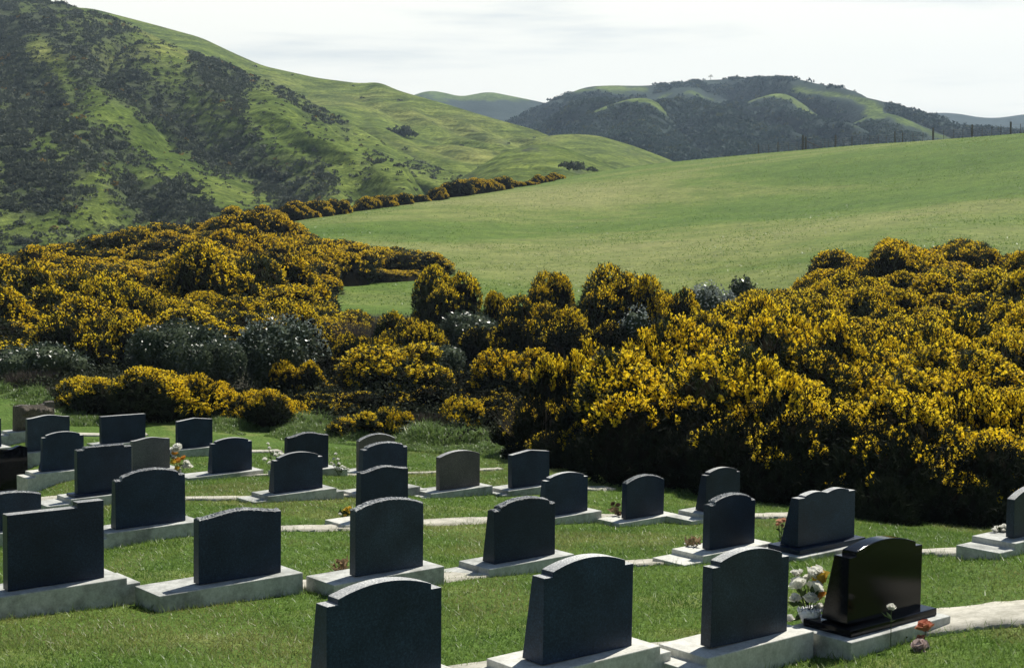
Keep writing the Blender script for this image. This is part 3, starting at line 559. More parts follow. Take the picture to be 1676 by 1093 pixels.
hill('hill_near', [(-700, -120), (-300, -60), (0, -6), (100, 4), (180, 28), (230, 48), (300, 82), (400, 118), (480, 150), (560, 195), (640, 240), (700, 270), (760, 300), (830, 335), (950, 390)], -700, 950,
     [(-700, 700), (0, 620), (480, 520), (800, 430)], [(-700, 240), (400, 250), (950, 300)], [(-700, 440), (300, 440), (700, 380), (950, 370)], M['hill_near'], 420, 230, .95, 34, 46, 1.5, 10, scrub_near, label='steep bushy hillside on the left')

# ------------------------------------------------------------------ scatter helpers
def rand_dirs(n, rng): v = rng.normal(size=(n, 3)); return v / np.linalg.norm(v, axis=1)[:, None]
def tri_cloud(C, size, rng, aspect=.8, flat=None):
    """one randomly turned triangle at each point"""
    n = len(C); a = rand_dirs(n, rng); b = np.cross(a, rand_dirs(n, rng)); b /= np.linalg.norm(b, axis=1)[:, None] + 1e-9
    s = size[:, None] if hasattr(size, 'shape') else size
    V = np.stack([C + a * s, C - a * s * .5 + b * s * aspect, C - a * s * .5 - b * s * aspect], 1).reshape(-1, 3)
    return V
def puffs(P, Rad, K, rng, flat=.8, tsize=.42):
    n = len(P); d = rand_dirs(n * K, rng); d[:, 2] = np.abs(d[:, 2]) * 1.0 - .12
    r = rng.uniform(.55, 1.0, n * K) ** .5; Rr = np.repeat(Rad, K); lob = 1 + .3 * np.sin(d[:, 0] * 5 + np.repeat(P[:, 0], K)) * np.cos(d[:, 1] * 6 + np.repeat(P[:, 1], K))
    C = np.repeat(P, K, axis=0) + d * (r * Rr * lob)[:, None] * np.array([1, 1, flat])
    return tri_cloud(C, Rr * tsize * rng.uniform(.7, 1.3, n * K), rng)

def sample_hill(name, n, rng, fn, tmax=1.0):
    Vv, nt, sc = HILLS[name]; nx = Vv.shape[1]
    i = rng.uniform(0, (nt - 1) * tmax, n); j = rng.uniform(0, nx - 1.001, n); i0 = i.astype(int); j0 = j.astype(int); i0 = np.minimum(i0, nt - 2)
    fi = (i - i0)[:, None]; fj = (j - j0)[:, None]
    P = (Vv[i0, j0] * (1 - fi) + Vv[i0 + 1, j0] * fi) * (1 - fj) + (Vv[i0, j0 + 1] * (1 - fi) + Vv[i0 + 1, j0 + 1] * fi) * fj
    s = sc[i0, j0]; px, pv = to_px(P); keep = rng.uniform(size=n) < fn(s, px, pv); return P[keep], s[keep], px[keep], pv[keep]

# ------------------------------------------------------------------ scrub on the hills
def tri_obj(name, V, mat, tone=None, label=None, cat=None, kind=None, parent=None):
    me = mesh_np(name, V, np.arange(len(V)).reshape(-1, 3), False, {'tone': tone} if tone is not None else None)
    o = obj(name, me, mat, parent); return tag(o, label, cat, None, kind)
rs = np.random.default_rng(5)
P, s, px, pv = sample_hill('hill_near', 110000, rs, lambda s, x, v: np.clip((s - .2) * .95, .03, .8) * np.clip((fbm(np.stack([x / 8, v / 5.5], -1), 77, 3) - .36) * 5, .12, 1))
inview = (px > -250) & (pv > -60) & (px < 900); P, s, px, pv = P[inview], s[inview], px[inview], pv[inview]
P, s, px, pv = P[:27000], s[:27000], px[:27000], pv[:27000]
rad = rs.uniform(.3, .85, len(P)) * (.7 + .95 * s * rs.uniform(.3, 1.7, len(P)))
tone = (rs.uniform(size=len(P)) < .015).astype(float) * rs.uniform(.3, .7, len(P))
vis = (px > 0) & (px < 820) & (pv > 5) & (pv < 415)
order = np.argsort(-(rad / P[:, 1]) * vis)
big = order[:300]; rest = order[300:]
K = 15
tri_obj('hillside_scrub', puffs(P[rest] + np.array([0, 0, .05]), rad[rest], K, rs), M['scrub'], np.repeat(tone[rest], K * 3), 'dark scrub covering the steep left hillside', 'scrub', 'stuff')
protos = []
for k in range(5):
    Vp = puffs(np.array([[0, 0, .05], [.45, .2, .0], [-.4, .3, .05]]), np.array([.8, .55, .6]), 60, rs, .85, .3)
    me = mesh_np('shrub_crown', Vp, np.arange(len(Vp)).reshape(-1, 3), False, {'tone': np.zeros(len(Vp))}); me.materials.append(M['scrub']); protos.append(me)
for n_, i in enumerate(big):
    o = obj('hill_shrub', protos[n_ % 5]); o.location = P[i]; o.rotation_euler = (0, 0, rs.uniform(0, 6.28)); o.scale = (rad[i] * 1.1,) * 3
    tag(o, 'dark rounded shrub dotted on the steep left hillside', 'shrub', 'shrubs on the left hillside')
P, s, px, pv = sample_hill('hill_far', 60000, rs, lambda s, x, v: np.clip((s - .42) * 1.9, 0, .9))
iv = (px > 780) & (px < 1760) & (pv < 290); P, s = P[iv][:19000], s[iv][:19000]
rad = rs.uniform(1.4, 3.2, len(P)); tone = np.where(rs.uniform(size=len(P)) < .12, rs.uniform(.2, .8, len(P)), 0)
tri_obj('far_scrub', puffs(P, rad, 14, rs), M['far_scrub'], np.repeat(tone, 14 * 3), 'haze-tinted scrub clothing the far dark hill', 'scrub', 'stuff')
PS = []
for hn, cnt_ in (('hill_spur', 9000), ('hill_spur_left', 8000), ('hill_spur_right', 7000)):
    P, s, px, pv = sample_hill(hn, cnt_, rs, lambda s, x, v: np.clip((s - .42) * 1.7, 0, .85)); PS.append(P[pv < 290])
P = np.concatenate(PS); rad = rs.uniform(1.0, 2.4, len(P)); tone = np.where(rs.uniform(size=len(P)) < .14, rs.uniform(.2, .8, len(P)), 0)
tri_obj('spur_scrub', puffs(P, rad, 13, rs), M['far_scrub'], np.repeat(tone, 13 * 3), 'scrub on the spurs of the far hill', 'scrub', 'stuff')
P, s, px, pv = sample_hill('hill_green', 14000, rs, lambda s, x, v: np.clip((s - .38) * .5, .002, .4))
rad = rs.uniform(.6, 1.5, len(P)); P, rad = P[:1500], rad[:1500]
tri_obj('ridge_scrub', puffs(P, rad, 16, rs), M['scrub'], np.zeros(len(P) * 48), 'sparse dark bushes on the green ridge', 'scrub', 'stuff')
for (x, v, Y, r_) in [(660, 219, 560, 4.2), (700, 207, 640, 3.0), (637, 217, 560, 2.6), (942, 275, 330, 2.0), (925, 271, 330, 1.2), (968, 278, 330, 1.0)]:
    Vp = puffs(np.array([at(x, v, Y), at(x + 6, v + 2, Y - 2), at(x - 5, v + 1, Y)]), np.array([r_, r_ * .7, r_ * .7]), 60, rs, .7, .3)
    tri_obj('hill_shrub', Vp, M['scrub'], np.zeros(len(Vp)), 'dark clump of scrub alone on the smooth green slopes', 'shrub')['group'] = 'lone clumps on the green slopes'
# small tree on the far skyline
tr = empty('skyline_tree', at(1163, 132, 1290)); tag(tr, 'tiny pale tree on the top of the far dark hill', 'tree')
Vp = puffs(np.array([[0, 0, 3.6], [1.0, 0, 3.0], [-.9, .4, 2.9]]), np.array([1.5, 1.1, 1.1]), 26, rs, .8, .3)
me = mesh_np('crown', Vp, np.arange(len(Vp)).reshape(-1, 3), False, {'tone': np.full(len(Vp), .6)}); obj('crown', me, M['far_scrub'], tr)
def tube(pts, rads, n=6):
    V, Fc = [], []
    for i, (p, r_) in enumerate(zip(pts, rads)):
        p = np.array(p, float); d = np.array(pts[min(i + 1, len(pts) - 1)], float) - np.array(pts[max(i - 1, 0)], float); d /= np.linalg.norm(d) + 1e-9
        a = np.cross(d, (0, 0, 1) if abs(d[2]) < .9 else (1, 0, 0)); a /= np.linalg.norm(a); b = np.cross(d, a)
        for k in range(n): an = 2 * math.pi * k / n; V.append(p + r_ * (a * math.cos(an) + b * math.sin(an)))
    for i in range(len(pts) - 1):
        for k in range(n): Fc.append((i * n + k, i * n + (k + 1) % n, (i + 1) * n + (k + 1) % n, (i + 1) * n + k))
    Fc.append(tuple(range(n))[::-1]); Fc.append(tuple((len(pts) - 1) * n + k for k in range(n)))
    return V, Fc
V, Fc = tube([(0, 0, -.5), (.1, 0, 1.5), (0, .1, 3)], [.25, .2, .1]); obj('trunk', mesh_py('trunk', V, Fc), M['wood'], tr)

# ------------------------------------------------------------------ fence along the pasture crest
def crest_pt(x):
    Ys = np.linspace(150, 300, 400); zs = gz((x - PW / 2) / F * Ys, Ys) + np.clip((Ys - 80) / 20, 0, 1) * (fbm(np.stack([(x - PW / 2) / F * Ys / 22, Ys / 22], -1), 3, 4) - .5) * 1.1 * np.clip(1 - np.abs(Ys - 130) / 90, 0, 1)
    Y = Ys[int(np.argmax(zs / Ys))] - 1.0; X = (x - PW / 2) / F * Y
    return np.array([X, Y, float(gz(X, Y)) + 0.0])
fence = empty('wire_fence', crest_pt(1316)); tag(fence, 'post and wire fence along the crest of the green pasture', 'fence')
F0 = np.array(fence.location)
def post(x, h, r_):
    p = crest_pt(x) - F0; V, Fc = tube([p - (0, 0, 1.0), p + (random.uniform(-.06, .06), 0, h)], [r_, r_ * .9], 7); obj('post', mesh_py('post', V, Fc), M['wood'], fence)
for x, h, r_ in [(1239, 1.5, .1), (1271, 1.6, .12), (1311, 2.3, .2), (1316, 2.0, .17), (1364, 1.8, .17), (1391, 1.4, .09), (1461, 1.7, .11), (1473, 1.5, .09), (1523, 1.8, .15), (1586, 1.8, .14), (1649, 1.7, .14), (1710, 1.7, .14)]: post(x, h, r_)
for x in [1255, 1288, 1301, 1329, 1341, 1347, 1353, 1376, 1405, 1420, 1434, 1447, 1490, 1506, 1540, 1556, 1571, 1602, 1618, 1633, 1664]: post(x, random.uniform(1.2, 1.45), .045)
a_, b_ = crest_pt(1317) - F0, crest_pt(1339) - F0
V, Fc = tube([a_ + (0, 0, 1.35), b_ + (0, 0, .15)], [.09, .09], 6); obj('stay', mesh_py('stay', V, Fc), M['wood'], fence)
for hz in (.35, .65, .95, 1.25):
    pts = [crest_pt(x) - F0 + (0, 0, hz) for x in np.linspace(1230, 1720, 26)]; V, Fc = tube(pts, [.012] * len(pts), 4); obj('wire', mesh_py('wire', V, Fc), M['wire'], fence)

# ------------------------------------------------------------------ gorse prototypes
def make_gorse(seed, n, k_leaf, k_flow, spine, petal, shoot, nl=7, flow_bias=0.0, flow_mat='gorse_flower', leaf_mat='gorse_leaf', top=False):
    rng = np.random.default_rng(seed)
    L = [(0, 0, .2, .5)]
    for k in range(nl):
        a = 2 * math.pi * k / nl + rng.uniform(-.3, .3); q = rng.uniform(.28, .72); rl = rng.uniform(.22, .42); L.append((q * math.cos(a), q * math.sin(a), rng.uniform(.12, .92 - q * .5) - rl * .35, rl))
    L = np.array(L); pick = rng.choice(len(L), n * 4, p=L[:, 3] ** 2 / (L[:, 3] ** 2).sum()); d = rand_dirs(n * 4, rng); C = L[pick]
    Pp = C[:, :3] + d * C[:, 3:4]; ins = np.zeros(len(Pp), bool)
    for q in L: ins |= ((Pp - q[:3]) ** 2).sum(1) < (q[3] * .96) ** 2
    ok = ~ins & (Pp[:, 2] > .02) & (d[:, 2] > -.55); Pp, d = Pp[ok][:n], d[ok][:n]; n = len(Pp)
    ax = d * .75 + np.array([0, 0, .75]) + rng.normal(size=(n, 3)) * .25; ax /= np.linalg.norm(ax, axis=1)[:, None]
    ln = shoot * rng.uniform(.6, 1.35, n); st = Pp - ax * ln[:, None] * .5
    perp = np.cross(ax, rand_dirs(n, rng)); perp /= np.linalg.norm(perp, axis=1)[:, None]; per2 = np.cross(ax, perp)
    def around(k, lo, hi, rad):
        ss = rng.uniform(lo, hi, (n, k)); an = rng.uniform(0, 6.28, (n, k)); rr = rad * rng.uniform(.4, 1, (n, k))
        o = perp[:, None] * np.cos(an)[..., None] + per2[:, None] * np.sin(an)[..., None]
        return st[:, None] + ax[:, None] * (ss * ln[:, None])[..., None] + o * rr[..., None], o, ss
    B, o, ss = around(k_leaf, .05, .95, .004)
    sdir = ax[:, None] * .7 + o * .75; sl = spine * rng.uniform(.6, 1.3, (n, k_leaf))[..., None]; w = np.cross(sdir, rand_dirs(n * k_leaf, rng).reshape(n, k_leaf, 3)); w /= np.linalg.norm(w, axis=2)[..., None] + 1e-9
    w = w * spine * .13
    VL = np.stack([B - w, B + w, B + sdir * sl], 2).reshape(-1, 3)
    # core: lumpy shrunken lobes, coloured near-black for the shade inside the bush
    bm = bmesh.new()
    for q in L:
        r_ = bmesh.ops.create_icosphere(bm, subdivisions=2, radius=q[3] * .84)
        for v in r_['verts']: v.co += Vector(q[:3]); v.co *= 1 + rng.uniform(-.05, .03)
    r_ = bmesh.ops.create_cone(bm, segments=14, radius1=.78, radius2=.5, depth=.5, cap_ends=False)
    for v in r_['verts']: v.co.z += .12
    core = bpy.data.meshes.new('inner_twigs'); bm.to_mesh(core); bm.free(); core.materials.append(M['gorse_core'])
    # blossom: candles of small petals on the sunny, upper shoots
    patch = fbm(np.stack([Pp[:, 0] * 2.6 + seed, Pp[:, 1] * 2.6 + Pp[:, 2] * 2], -1), seed, 3)
    pf = np.clip((d[:, 2] + .38) * 1.3, 0, 1) * np.clip(Pp[:, 2] / .3, .15, 1) * np.clip((patch - .3) * 4, .1, 1) * np.clip(.8 + .75 * (d[:, 0] * .5 + d[:, 1] * .85) + .35 * d[:, 2], .12, 1) + flow_bias
    if top: pf = pf * np.clip((Pp[:, 2] - .5) * 5, 0, 1) * np.clip(d[:, 2] * 2 + .6, 0, 1)
    sel = rng.uniform(size=n) < pf
    Bf, of, sf = around(k_flow, .45, 1.08, petal * 1.7)
    VF = tri_cloud(Bf[sel].reshape(-1, 3), petal * rng.uniform(.7, 1.25, sel.sum() * k_flow), rng, .75)
    lm = mesh_np('foliage', VL, np.arange(len(VL)).reshape(-1, 3)); lm.materials.append(M[leaf_mat])
    fm = mesh_np('blossom', VF, np.arange(len(VF)).reshape(-1, 3)); fm.materials.append(M[flow_mat])
    return lm, fm, core
G_NEAR = [make_gorse(100 + k, 1500, 8, 19, .07, .017, .15, 9) for k in range(5)]
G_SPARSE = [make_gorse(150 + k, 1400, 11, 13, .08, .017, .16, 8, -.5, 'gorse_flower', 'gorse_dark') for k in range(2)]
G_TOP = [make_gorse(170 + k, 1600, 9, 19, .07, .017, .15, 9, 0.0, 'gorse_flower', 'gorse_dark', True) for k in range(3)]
G_MID = [make_gorse(200 + k, 1700, 6, 9, .07, .0175, .12, 11) for k in range(4)]
G_FAR = [make_gorse(300 + k, 1500, 5, 7, .07, .022, .11, 12, -.1, 'gorse_flower_far') for k in range(4)]
def gorse(protos, X, Y, rad, H, label, group=None, rz=None, sink=.12, tilt=None):
    z = float(gz(X, Y)); o = empty('gorse_bush', (X, Y, z - sink), random.uniform(-.7, .7) if rz is None else rz, (rad, rad * random.uniform(.9, 1.1), H + sink))
    o.rotation_euler[0] = random.uniform(-.13, .13); o.rotation_euler[1] = random.uniform(-.13, .13)
    tag(o, label, 'bush', group)
    for nm, me in zip(('foliage', 'blossom', 'inner_twigs'), random.choice(protos)):
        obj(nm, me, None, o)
    return o
def gorse_px(protos, x, vt, Y, wpx, label, group=None, hmin=.5):
    X = (x - PW / 2) / F * Y; z = float(gz(X, Y)); H = max(hmin, at(x, vt, Y)[2] - z)
    return gorse(protos, X, Y, wpx / 2 * Y / F * (1.3 if Y < 45 else 1.24 if 45 < Y < 60 else 1.12), H * 1.05, label, group)

# prominent bushes: (x, top row, distance, width in pixels)
for (x, vt, Y, w, lab) in [
    (255, 588, 33.5, 175, 'sunlit yellow gorse bush behind the back left headstones'), (150, 605, 34, 130, 'left end of the sunlit gorse clump behind the rock-faced headstone'),
    (330, 612, 34, 110, 'spiky gorse bush at the right of the sunlit clump, above the long grass'), (430, 626, 33.5, 120, 'low straggling gorse right of the sunlit clump, above the long grass'),
    (490, 590, 39, 80, 'small gorse bush below the silvery shrub'),
    (600, 663, 32, 110, 'low yellow gorse at the foot of the bank, nearest the lawn'), (655, 668, 31.5, 60, 'smallest yellow gorse beside the pale earth patch'), (752, 645, 33, 90, 'thin gorse bush between the dark gaps above the round brown headstone'),
    (645, 556, 40, 190, 'broad rounded gorse bush left of the gully centre'), (600, 532, 45, 110, 'gorse bush behind the broad rounded one, beside the silvery shrub'), (670, 498, 47, 110, 'upper gorse bush in the gully below the dome-shaped one'),
    (722, 440, 56, 125, 'dome-shaped gorse bush standing against the pasture in the middle'), (820, 472, 57, 60, 'small bare-topped gorse between the two domes against the pasture'),
    (895, 470, 50, 130, 'round gorse bush in the middle with a second dome behind it'), (900, 446, 58, 100, 'gorse dome behind the round middle bush, against the pasture'), (1000, 440, 55, 150, 'wide gorse bush against the pasture right of centre'), (1085, 455, 54, 110, 'right shoulder of the wide gorse bush by the tussocks'),
    (840, 562, 39, 150, 'gorse bush with a flat yellow top in the gully centre'), (910, 590, 36, 80, 'gorse bush between the flat-topped one and the tall shaded one'),
    (1050, 528, 30, 170, 'tall gorse bush casting the big shadow left of the right-hand mass'), (950, 566, 29, 130, 'left half of the tall shaded gorse clump'), (1110, 552, 31, 120, 'right half of the tall shaded gorse clump')]:
    gorse_px(G_TOP if Y < 32 and x > 900 else G_NEAR if Y < 42 else G_MID, x, vt, Y, w, lab)
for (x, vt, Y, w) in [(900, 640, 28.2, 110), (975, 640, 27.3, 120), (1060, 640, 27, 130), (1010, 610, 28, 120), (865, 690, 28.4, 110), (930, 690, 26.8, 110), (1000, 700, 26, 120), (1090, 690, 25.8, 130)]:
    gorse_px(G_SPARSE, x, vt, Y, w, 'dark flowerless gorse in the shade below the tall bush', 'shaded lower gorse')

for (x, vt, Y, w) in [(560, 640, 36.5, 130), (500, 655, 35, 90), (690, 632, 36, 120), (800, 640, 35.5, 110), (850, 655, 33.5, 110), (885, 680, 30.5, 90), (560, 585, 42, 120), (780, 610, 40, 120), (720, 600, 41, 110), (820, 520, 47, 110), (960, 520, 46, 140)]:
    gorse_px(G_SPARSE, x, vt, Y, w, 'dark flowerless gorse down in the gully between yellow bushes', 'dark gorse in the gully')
# the mass on the right
rng = np.random.default_rng(77); placed = []
def try_place(X, Y, sp):
    for (a, b) in placed:
        if abs(a - X) < sp and (a - X) ** 2 + (b - Y) ** 2 < sp * sp: return False
    placed.append((X, Y)); return True
EX = np.linspace(-14, 14, 200); EYv = lawn_edge_Y(EX)
def ledge(X): return float(np.interp(X, EX, EYv))
cnt = 0
for Y in np.arange(22.5, 77, .42):
    for x in rng.uniform(1040, 1725, 16):
        X = (x - PW / 2) / F * Y
        left = np.interp(Y, [22, 26, 30, 40, 50, 60, 68, 76], [1090, 1085, 1125, 1135, 1140, 1190, 1270, 1330])
        if x < left: continue
        if Y > np.interp(x, [1100, 1250, 1330, 1400, 1676, 1800], [60, 66, 72, 75, 76, 76]): continue
        rad = np.interp(Y, [22, 40, 76], [1.45, 1.85, 2.5]) * rng.uniform(.8, 1.25)
        if Y - rad * .62 < ledge(X): continue
        if not try_place(X, Y, np.interp(Y, [22, 40, 76], [1.3, 1.75, 2.7])): continue
        frontrow = Y - ledge(X) < 2.4
        mo = float(fbm(np.array([[X / 4.2 + 5.3, Y / 7.0]]), 88, 2)[0]); Hh = np.interp(Y - ledge(X), [.6, 2, 5, 9, 50], [1.35, 1.75, 2.2, 2.2, 1.95]) * rng.uniform(.9, 1.1) * np.interp(mo, [.25, .5, .75], [.95, 1.05, 1.2] if Y - ledge(X) < 4.5 else [.55, .97, 1.35])
        vcap = np.interp(x, [1130, 1200, 1280, 1330, 1400, 1480, 1560, 1676, 1730], [552, 508, 474, 446, 406, 386, 392, 416, 424]); Hh = max(.6, min(Hh, (at(x, vcap, Y)[2] - float(gz(X, Y))) * 1.04))
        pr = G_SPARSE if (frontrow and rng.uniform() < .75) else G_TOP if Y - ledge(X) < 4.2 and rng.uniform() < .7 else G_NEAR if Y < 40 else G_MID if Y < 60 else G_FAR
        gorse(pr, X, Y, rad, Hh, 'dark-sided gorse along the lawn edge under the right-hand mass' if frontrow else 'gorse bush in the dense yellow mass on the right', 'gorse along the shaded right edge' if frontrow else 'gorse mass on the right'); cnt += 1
# the mass on the left
placed = []; cl = 0
for Y in np.arange(37, 122, .7):
    for x in rng.uniform(-60, 730, 16):
        X = (x - PW / 2) / F * Y
        if Y > np.interp(x, [-160, 0, 200, 350, 450, 480, 600, 730], [96, 98, 108, 122, 122, 112, 108, 104]): continue
        if Y < np.interp(x, [-160, 90, 200, 215, 540, 560, 590, 730], [40, 43, 47, 50, 52, 60, 93, 95]): continue
        if x > np.interp(Y, [40, 60, 75, 90, 96, 104, 122], [525, 540, 480, 575, 690, 680, 470]): continue
        if 455 < x and 75 < Y < np.interp(x, [455, 520, 560, 730], [75, 88, 92, 95]): continue
        rad = np.interp(Y, [40, 120], [2.2, 3.3]) * rng.uniform(.8, 1.25)
        if not try_place(X, Y, np.interp(Y, [40, 120], [2.3, 3.4])): continue
        vcap = np.interp(x, [0, 60, 150, 200, 300, 380, 430, 450, 560, 640, 700], [420, 403, 392, 378, 349, 339, 345, 380, 394, 404, 410]); hcap = max(1.0, (at(x, vcap, Y)[2] - float(gz(X, Y))) * 1.04)
        gorse(G_MID if Y < 62 else G_FAR, X, Y, rad, min(hcap, np.interp(Y, [40, 60, 120], [1.6, 2.0, 2.1]) * rng.uniform(.85, 1.15) * np.interp(float(fbm(np.array([[X / 4.6 + 1.7, Y / 8.0]]), 89, 2)[0]), [.25, .5, .75], [.42, 1.0, 1.6])), 'gorse bush in the broad yellow mass on the left slope', 'gorse mass on the left'); cl += 1
# gorse hedge along the pasture crest
for (x, vt, w, Y) in [(400, 336, 60, 150), (435, 337, 50, 155), (480, 331, 60, 160), (520, 328, 50, 163), (550, 325, 45, 166), (600, 321, 34, 172), (630, 318, 40, 176), (660, 317, 34, 180), (690, 318, 26, 186), (718, 308, 24, 190), (748, 291, 46, 196), (778, 291, 40, 200), (800, 294, 34, 203), (822, 289, 34, 206), (845, 296, 22, 212), (880, 286, 22, 216), (905, 283, 26, 220)]:
    gorse_px(G_FAR, x, vt, Y * 1.0, w * 1.4, 'yellow gorse bush in the line along the pasture crest', 'gorse along the pasture crest', .8)
for k in range(10):
    x = rng.uniform(440, 930); Y = float(np.interp(x, [385, 430, 700, 930], [150, 158, 187, 222])) + rng.uniform(-3, 1); X = (x - PW / 2) / F * Y
    gorse(G_FAR, X, Y, rng.uniform(.8, 2.0) * (1.0 if x < 850 else .7), rng.uniform(.7, 1.7) * (1.0 if x < 850 else .7), 'yellow gorse bush in the line along the pasture crest', 'gorse along the pasture crest')

# ------------------------------------------------------------------ other shrubs, undergrowth, long grass
def leaf_shrub(name, x, vt, Y, wpx, mat, n, leaf, label, seed, depth=1.0):
    rng = np.random.default_rng(seed); X = (x - PW / 2) / F * Y; z = float(gz(X, Y)); H = max(.6, at(x, vt, Y)[2] - z); rad = wpx / 2 * Y / F
    o = empty(name, (X, Y, z - .05)); tag(o, label, 'shrub')
    L = [(0, 0, H * .5, .62)] + [(rad * .55 * math.cos(a), rad * depth * .5 * math.sin(a), H * rng.uniform(.3, .62), rng.uniform(.38, .52)) for a in np.arange(6) * 1.05 + rng.uniform(0, 1)]
    L = np.array(L); pick = rng.choice(len(L), n); d = rand_dirs(n, rng); q = L[pick]; r_ = rng.uniform(.72, 1.04, n)
    C = q[:, :3] + d * (q[:, 3:4] * np.array([rad, rad * depth, H * .82])) * r_[:, None]; C = C[C[:, 2] > .05]
    tn = rand_dirs(len(C), rng) + np.array([0, 0, .5]); a = np.cross(tn, rand_dirs(len(C), rng)); a /= np.linalg.norm(a, axis=1)[:, None]; b = np.cross(tn, a); b /= np.linalg.norm(b, axis=1)[:, None]
    s = leaf * rng.uniform(.6, 1.3, len(C))[:, None]
    V = np.stack([C - a * s, C + b * s * .45, C + a * s, C - b * s * .45], 1).reshape(-1, 3)
    obj('leaves', mesh_np('leaves', V, np.arange(len(V)).reshape(-1, 4)), mat, o)
    bm = bmesh.new()
    for k in L:
        rr = bmesh.ops.create_icosphere(bm, subdivisions=2, radius=1)
        for v in rr['verts']: v.co = Vector((k[0] + v.co.x * k[3] * rad * .8, k[1] + v.co.y * k[3] * rad * depth * .8, max(-.1, k[2] + v.co.z * k[3] * H * .66))) * (1 + rng.uniform(-.04, .02))
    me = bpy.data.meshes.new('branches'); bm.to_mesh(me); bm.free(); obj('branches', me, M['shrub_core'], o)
    return o
leaf_shrub('leafy_shrub', 295, 520, 41, 190, M['shrub_gloss'], 9000, .055, 'dark green leafy shrub between the gorse and the silvery shrub', 401, .8)
leaf_shrub('leafy_shrub', 345, 548, 38.5, 120, M['shrub_gloss'], 6000, .055, 'glossy green shrub in front of the dark leafy one', 402, .8)
leaf_shrub('silver_shrub', 452, 514, 40, 140, M['shrub_gloss'], 7000, .055, 'grey-green shrub with glinting silvery leaves on the left', 403, .9)
rr = np.random.default_rng(9); o_ = [o for o in COL.objects if o.name == 'silver_shrub'][0]
C = rand_dirs(900, rr); C = C[C[:, 2] > -.1] * np.array([1.25, 1.0, .95]) + np.array([.1, 0, 1.15]); C += rr.normal(size=C.shape) * .08
V = tri_cloud(C, .045 * rr.uniform(.7, 1.4, len(C)), rr, .7); obj('glinting_leaves', mesh_np('glinting_leaves', V, np.arange(len(V)).reshape(-1, 3)), M['silver_leaf'], o_)
leaf_shrub('silver_shrub', 1035, 492, 46, 70, M['silver_leaf'], 1500, .06, 'silver-leaved shrub glinting behind the tall shaded gorse', 404)
leaf_shrub('leafy_shrub', 700, 560, 44, 120, M['shrub_gloss'], 5000, .06, 'dull green shrub in the gully between gorse bushes', 405)
leaf_shrub('leafy_shrub', 775, 505, 52, 110, M['shrub_gloss'], 5000, .06, 'grey-green low shrub below the dome-shaped gorse', 406)
leaf_shrub('leafy_shrub', 60, 555, 40, 170, M['shrub_gloss'], 6000, .05, 'dark feathery shrub at the left edge above the lawn', 407)
leaf_shrub('leafy_shrub', 1165, 455, 66, 90, M['silver_leaf'], 2500, .09, 'grey tussocky shrub between the wide gorse and the right-hand mass', 408)
leaf_shrub('leafy_shrub', 1220, 450, 68, 60, M['shrub_gloss'], 2500, .09, 'green tussocky shrub at the pasture edge by the right-hand mass', 409)

def twig_shrub(x, vt, Y, wpx, label, seed, n=900):
    rng = np.random.default_rng(seed); X = (x - PW / 2) / F * Y; z = float(gz(X, Y)); H = max(.5, at(x, vt, Y)[2] - z); rad = wpx / 2 * Y / F
    a = rng.uniform(0, 6.28, n); r0 = rad * .45 * rng.uniform(0, 1, n) ** .5; b = np.stack([r0 * np.cos(a), r0 * np.sin(a), np.zeros(n)], -1)
    d = np.stack([np.cos(a) * .55, np.sin(a) * .55, np.ones(n)], -1) + rng.normal(size=(n, 3)) * .22; d /= np.linalg.norm(d, axis=1)[:, None]
    ln = H * rng.uniform(.5, 1.1, n); s0 = rng.uniform(0, .6, n) * ln; w = np.cross(d, rand_dirs(n, rng)); w = w / np.linalg.norm(w, axis=1)[:, None] * .011
    A = b + d * s0[:, None]; V = np.stack([A - w, A + w, b + d * ln[:, None]], 1).reshape(-1, 3)
    o = obj('bare_shrub', mesh_np('bare_shrub', V, np.arange(len(V)).reshape(-1, 3)), M['dead_twig']); o.location = (X, Y, z - .05); tag(o, label, 'shrub')
twig_shrub(1085, 640, 27.2, 110, 'bare grey twigs in the shadow between two gorse bushes', 501)
twig_shrub(890, 630, 28.6, 100, 'bleached dry stems at the left foot of the tall shaded gorse', 502, 420)
twig_shrub(600, 500, 50, 90, 'brownish bare shrub in the gully behind the gorse', 503)
twig_shrub(830, 570, 42, 60, 'dry bare shrub in the gully centre', 504)
twig_shrub(945, 565, 38, 70, 'grey dead shrub behind the flat-topped gorse', 505)
twig_shrub(50, 600, 38, 150, 'brown dead stems above the lawn at the left edge', 506, 1300)
twig_shrub(700, 672, 32.5, 70, 'brown dead bracken by the pale earth patch', 507, 800)

# rough undergrowth between the bushes
rg = np.random.default_rng(21); n = 8000
x = rg.uniform(-200, 1750, n); Y = rg.uniform(24, 76, n); X = (x - PW / 2) / F * Y
keep = (Y > np.array([ledge(q) for q in np.clip(X, -14, 14)]) + .9) & ~((x > 540) & (Y > 66) & (x < 1100)) & ~((x < 700) & (x > 440) & (Y > 70)); X, Y = X[keep], Y[keep]
Pu = np.stack([X, Y, gz(X, Y)], -1); ru = rg.uniform(.25, .6, len(X))
Vu = puffs(Pu, ru, 40, rg, 1.0, .085)
tri_obj('undergrowth', Vu, M['undergrowth'], None, 'dark tangled undergrowth filling the gully between bushes', 'undergrowth', 'stuff')

